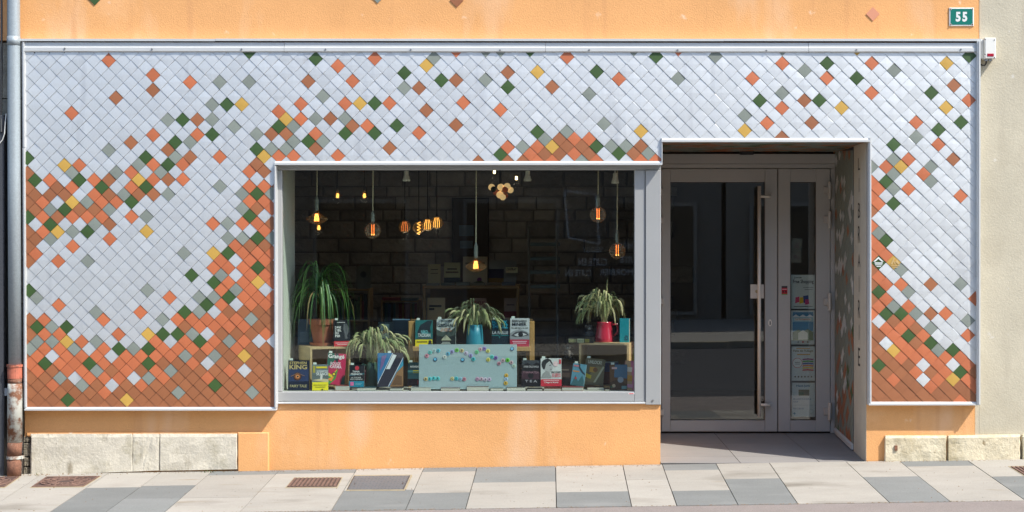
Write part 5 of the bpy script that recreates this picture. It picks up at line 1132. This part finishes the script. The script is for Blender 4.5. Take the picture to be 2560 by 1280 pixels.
mb = MB(); c_ = P(16,979,.02); mb.tube([c_+Vector((.0,-.03,0)),c_+Vector((0,.06,0))],.030,14); t = build('valve_cap', mb, mat('grey_cap',(.33,.36,.38),.5), origin=c_); tag(t, 'grey round cap beside the downpipe collar', 'cap')
mb = MB(); mb.tube([P(5,-60,-.01),P(4,0,-.01),P(4,150,-.01),P(2,290,-.01),P(3,330,-.03)],.009,7); t = build('black_cable', mb, M_black, origin=P(4,150,0)); tag(t, 'thick black cable running up the wall left of the downpipe', 'cable')
mb = MB(); mb.tube([P(15.5,284,-.03),P(13,310,-.035),P(11,335,-.035),P(6,350,-.03),P(-4,362,-.03)],.0045,6); t = build('white_cable', mb, mat('white_cable',(.6,.6,.56),.5), origin=P(10,330,0)); tag(t, 'thin white cable looping out from behind the downpipe', 'cable')

# ------------------------------------------------------------------ covers and gratings in the pavement
def on_pav(pts, lift): return [(p.x,p.y,pav_z(p.x,p.y)+lift) for p in (pav_pt(*q) for q in pts)]
def slab_mesh(pts, h0, h1):
    mb = MB(); a = on_pav(pts,h1); b = on_pav(pts,h0); n=len(a)
    mb.idx(b+a, [tuple(range(n,2*n))]+[(k,(k+1)%n,n+(k+1)%n,n+k) for k in range(n)]); return mb
def bilerp(pts,u,v):
    (ax,ay),(bx_,by),(cx_,cy),(dx_,dy) = pts  # bottom left, bottom right, top right, top left
    x0,y0 = lerp(ax,bx_,u),lerp(ay,by,u); x1,y1 = lerp(dx_,cx_,u),lerp(dy,cy,u); return lerp(x0,x1,v),lerp(y0,y1,v)
M_iron = mat('rusty_cast_iron', (.15,.085,.062), .85, var=.3, var_scale=14, grain=.2, grain_scale=120)
M_iron2 = mat('rusty_cast_iron_dark', (.075,.045,.035), .9, var=.3, var_scale=14)
M_edge = mat('cover_bed', (.33,.27,.17), .95, var=.2, var_scale=12)
def cover(label, quad, kind, cat='drain cover'):
    c = pav_pt(*bilerp(quad,.5,.5)); t = thing('drain_cover' if kind!='chequer' else 'access_cover', c, label, cat)
    out = [bilerp(quad,a,b) for a,b in ((-.02,-.06),(1.02,-.06),(1.02,1.08),(-.02,1.08))]
    build('frame', slab_mesh(out,-.01,.0022), M_edge, t)
    if kind == 'grate':
        build('tray', slab_mesh(quad,-.005,.003), M_iron2, t)
        n = 12
        for k in range(n):
            u0 = (k+.12)/n; u1 = (k+.62)/n; build('bar', slab_mesh([bilerp(quad,u0,.04),bilerp(quad,u1,.04),bilerp(quad,u1,.96),bilerp(quad,u0,.96)],.0,.0085), M_iron, t)
    elif kind == 'ornate':
        build('tray', slab_mesh(quad,-.005,.003), M_iron2, t)
        for r0 in (.16,.30,.42):
            ptsr = [(.5+1.08*r0*math.cos(2*math.pi*k/28),.5+1.05*r0*math.sin(2*math.pi*k/28)) for k in range(29)]
            mb = MB(); mb.tube([Vector(on_pav([bilerp(quad,a,b)],.004)[0]) for a,b in ptsr],.008,5,False); build('raised_ring', mb, M_iron, t)
        for k in range(16):
            a = 2*math.pi*k/16; mb = MB(); mb.tube([Vector(on_pav([bilerp(quad,.5+r*1.1*math.cos(a),.5+r*1.1*math.sin(a))],.004)[0]) for r in (.17,.29)],.007,5); mb.tube([Vector(on_pav([bilerp(quad,.5+r*1.1*math.cos(a+.15),.5+r*1.1*math.sin(a+.15))],.004)[0]) for r in (.31,.42)],.007,5); build('raised_rib', mb, M_iron, t)
        for q in ([(0,0),(1,0),(1,.06),(0,.06)],[(0,.94),(1,.94),(1,1),(0,1)],[(0,.06),(.03,.06),(.03,.94),(0,.94)],[(.97,.06),(1,.06),(1,.94),(.97,.94)]): build('rim', slab_mesh([bilerp(quad,a,b) for a,b in q],.0,.008), M_iron, t)
    else:
        ms = mat('grey_steel_plate', (.145,.155,.165), .55, metal=.3, var=.08, var_scale=8, grain=.08, grain_scale=150)
        pl_ = build('plate', slab_mesh(quad,-.005,.0045), ms, t)
        stx = MB()
        for i in range(16):
            for j in range(8):
                u,v = (i+.5)/16,(j+.5)/8; a = .018; 
                if (i+j)%2: stx.idx(on_pav([bilerp(quad,u-a*.5,v-.035),bilerp(quad,u+a*.5,v-.035),bilerp(quad,u+a*.5,v+.035),bilerp(quad,u-a*.5,v+.035)],.0049)+on_pav([bilerp(quad,u-a*.3,v-.028),bilerp(quad,u+a*.3,v-.028),bilerp(quad,u+a*.3,v+.028),bilerp(quad,u-a*.3,v+.028)],.0072),[(4,5,6,7),(0,1,5,4),(1,2,6,5),(2,3,7,6),(3,0,4,7)])
                else: stx.idx(on_pav([bilerp(quad,u-a,v-.02),bilerp(quad,u+a,v-.02),bilerp(quad,u+a,v+.02),bilerp(quad,u-a,v+.02)],.0049)+on_pav([bilerp(quad,u-a*.8,v-.014),bilerp(quad,u+a*.8,v-.014),bilerp(quad,u+a*.8,v+.014),bilerp(quad,u-a*.8,v+.014)],.0072),[(4,5,6,7),(0,1,5,4),(1,2,6,5),(2,3,7,6),(3,0,4,7)])
        build('chequer_studs', stx, ms, t, kind='stuff')
        for u in (.075,.93): q = [bilerp(quad,a,b) for a,b in ((u-.012,.36),(u+.012,.36),(u+.012,.48),(u-.012,.48))]; build('lifting_slot', slab_mesh(q,.004,.0052), M_black, t)
        for u in (-.004,.985,1.03): q = [bilerp(quad,a,b) for a,b in ((u-.006,0),(u+.006,0),(u+.006,1),(u-.006,1))]; build('edge_gap', slab_mesh(q,.003,.0058), M_black if u<1 else M_edge, t)
cover('rusty ornate iron cover with raised scrolls, second from the left edge',[(79,1218.5),(209,1217),(249,1192),(116,1193.5)],'ornate')
cover('rusty ornate iron cover cut by the left edge of the photo',[(-120,1220),(11,1218.5),(48,1193.5),(-80,1195)],'ornate')
cover('rusty slotted drain grating left of the grey chequer plate',[(716,1219),(842,1218),(854,1195),(736,1196)],'grate')
cover('grey chequered steel access plate in the dark paving',[(869,1225),(1010,1224.5),(1026,1190),(887,1191)],'chequer','access cover')
cover('rusty slotted drain grating at the right edge of the pavement',[(2562,1190),(2690,1189),(2650,1166),(2525,1167.5)],'grate')

# weeds and grit along the foot of the wall
gr = MB(); rngg = random.Random(9)
M_weed = mat('weed_green', (.07,.12,.03), .8)
for cx_,n,hh in ((-6,60,.11),(528,10,.03),(115,8,.02)):
    p0 = pav_pt(cx_,1184 if cx_<100 else 1179)
    for k in range(n):
        b = Vector((p0.x+rngg.uniform(-.09,.05 if cx_<0 else .03), .03+rngg.uniform(-.05,.01), 0)); b.z = pav_z(b.x,b.y)
        a = rngg.uniform(0,6.28); l = hh*rngg.uniform(.4,1.2); tip = b+Vector((math.cos(a)*l*.6,math.sin(a)*l*.4-.02,l)); sd = Vector((math.sin(a),-math.cos(a),0))*.003
        gr.face([b-sd,b+sd,tip])
build('weeds', gr, M_weed, kind='stuff')
gm = MB()
for k in range(900):
    x = rngg.uniform(X(10,0),X(2540,0)); near = rngg.random() < .75
    if X(1650) < x < X(2170): continue
    d = .03-abs(rngg.gauss(0,.02)) if near else rngg.uniform(EDGE,0); 
    if x < X(300) and near: d -= abs(rngg.gauss(0,.03))
    r = rngg.uniform(.0015,.005)*(1.5 if x<X(260) else 1); z0 = pav_z(x,d)
    gm.idx([(x-r,d-r*.7,z0),(x+r,d-r*.6,z0),(x+r*.2,d+r,z0),(x,d,z0+r*1.1)],[(0,1,3),(1,2,3),(2,0,3)])
for k in range(500):
    x = rngg.uniform(X(10,-1.6),X(2540,-1.6)); d = EDGE+rngg.gauss(.004,.006); r = rngg.uniform(.0015,.0045); z0 = pav_z(x,d)
    gm.idx([(x-r*2,d-r*.7,z0),(x+r*2,d-r*.6,z0),(x+r*.2,d+r,z0),(x,d,z0+r*.8)],[(0,1,3),(1,2,3),(2,0,3)])
build('grit', gm, mat('grit_brown',(.20,.13,.07),.95,var=.5,var_scale=60), kind='stuff')

# ------------------------------------------------------------------ the other side of the street (seen mirrored in the glass)
def opposite(x0, x1, h, m, label, seed):
    t = thing('opposite_house', ((x0+x1)/2,-19.6,.1), label, 'building'); rng = random.Random(seed)
    mb = MB(); mb.box(x0,x1,-24,-19.5,-.3,h); build('wall', mb, m, t)
    mb = MB(); mb.idx([(x0-.3,-19.1,h),(x1+.3,-19.1,h),(x1+.3,-24.3,h),(x0-.3,-24.3,h),(x0,-21.8,h+1.8),(x1,-21.8,h+1.8)],[(3,2,1,0),(0,1,5,4),(2,3,4,5),(1,2,5),(3,0,4)]); build('roof', mb, mat('roof_tiles',(.16,.07,.05),.9,var=.2), t)
    n = int((x1-x0)/2.4)
    for f in range(int(h//2.9)):
        for i in range(n):
            cx_ = x0+(i+.5)*(x1-x0)/n; z0 = .5+f*2.9 if f else .25; z1 = z0+(1.7 if f else 2.2); ww = .5 if f else .85
            mb = MB(); mb.box(cx_-ww-.08,cx_+ww+.08,-19.495,-19.42,z0-.08,z1+.08); fr_ = build('window', mb, mat('opp_frame',(.25,.24,.22),.7), t)
            mb = MB(); mb.box(cx_-ww,cx_+ww,-19.419,-19.40,z0,z1); build('pane', mb, mat('opp_pane',(.015,.017,.02),.1), fr_)
opposite(-16,-5.2,8.2,mat('opp_grey',(.20,.19,.175),.9,var=.15),'grey rendered house across the street with plain windows',1)
opposite(-5.1,3.6,7.4,mat('opp_brown',(.17,.155,.14),.9,var=.15),'brown rendered house across the street, in the middle',2)
opposite(3.7,15,8.8,mat('opp_beige',(.21,.19,.165),.9,var=.15),'beige house across the street, at the right',3)

mbd = thing('menu_board', (.95,-19.35,.3), 'black lettered menu board of the snack bar across the street', 'menu board')
mb = MB(); mb.box(.05,1.95,-19.38,-19.35,.35,1.75); build('panel', mb, M_black, mbd)
mb = MB()
for s_,x0,x1,z0,h in (('VEGGY',.62,1.02,1.50,.10),('VEGGY',1.25,1.6,1.58,.10),('CUITE EN',.55,1.10,1.24,.15),('CUITE EN',.30,.80,1.04,.13),('MORBIER',.95,1.60,1.06,.12),('CUITE',1.35,1.75,1.30,.12)):
    put_text(mb, s_, lambda u,v: (x1-(x1-x0)*u, -19.345, z0+h*v), .02)
build('lettering', mb, ink((225,228,230)), mbd)
fr2 = thing('easel_frame', (.45,-19.3,1.9), 'white framed slanting picture panel on the house across the street', 'frame')
for a,b in (((.35,1.78),(.95,1.66)),((.95,1.66),(.88,2.62)),((.88,2.62),(.28,2.68)),((.28,2.68),(.35,1.78))):
    mb = MB(); mb.tube([(a[0],-19.33,a[1]),(b[0],-19.33,b[1])],.022,5); build('bar', mb, ink((215,218,222)), fr2)
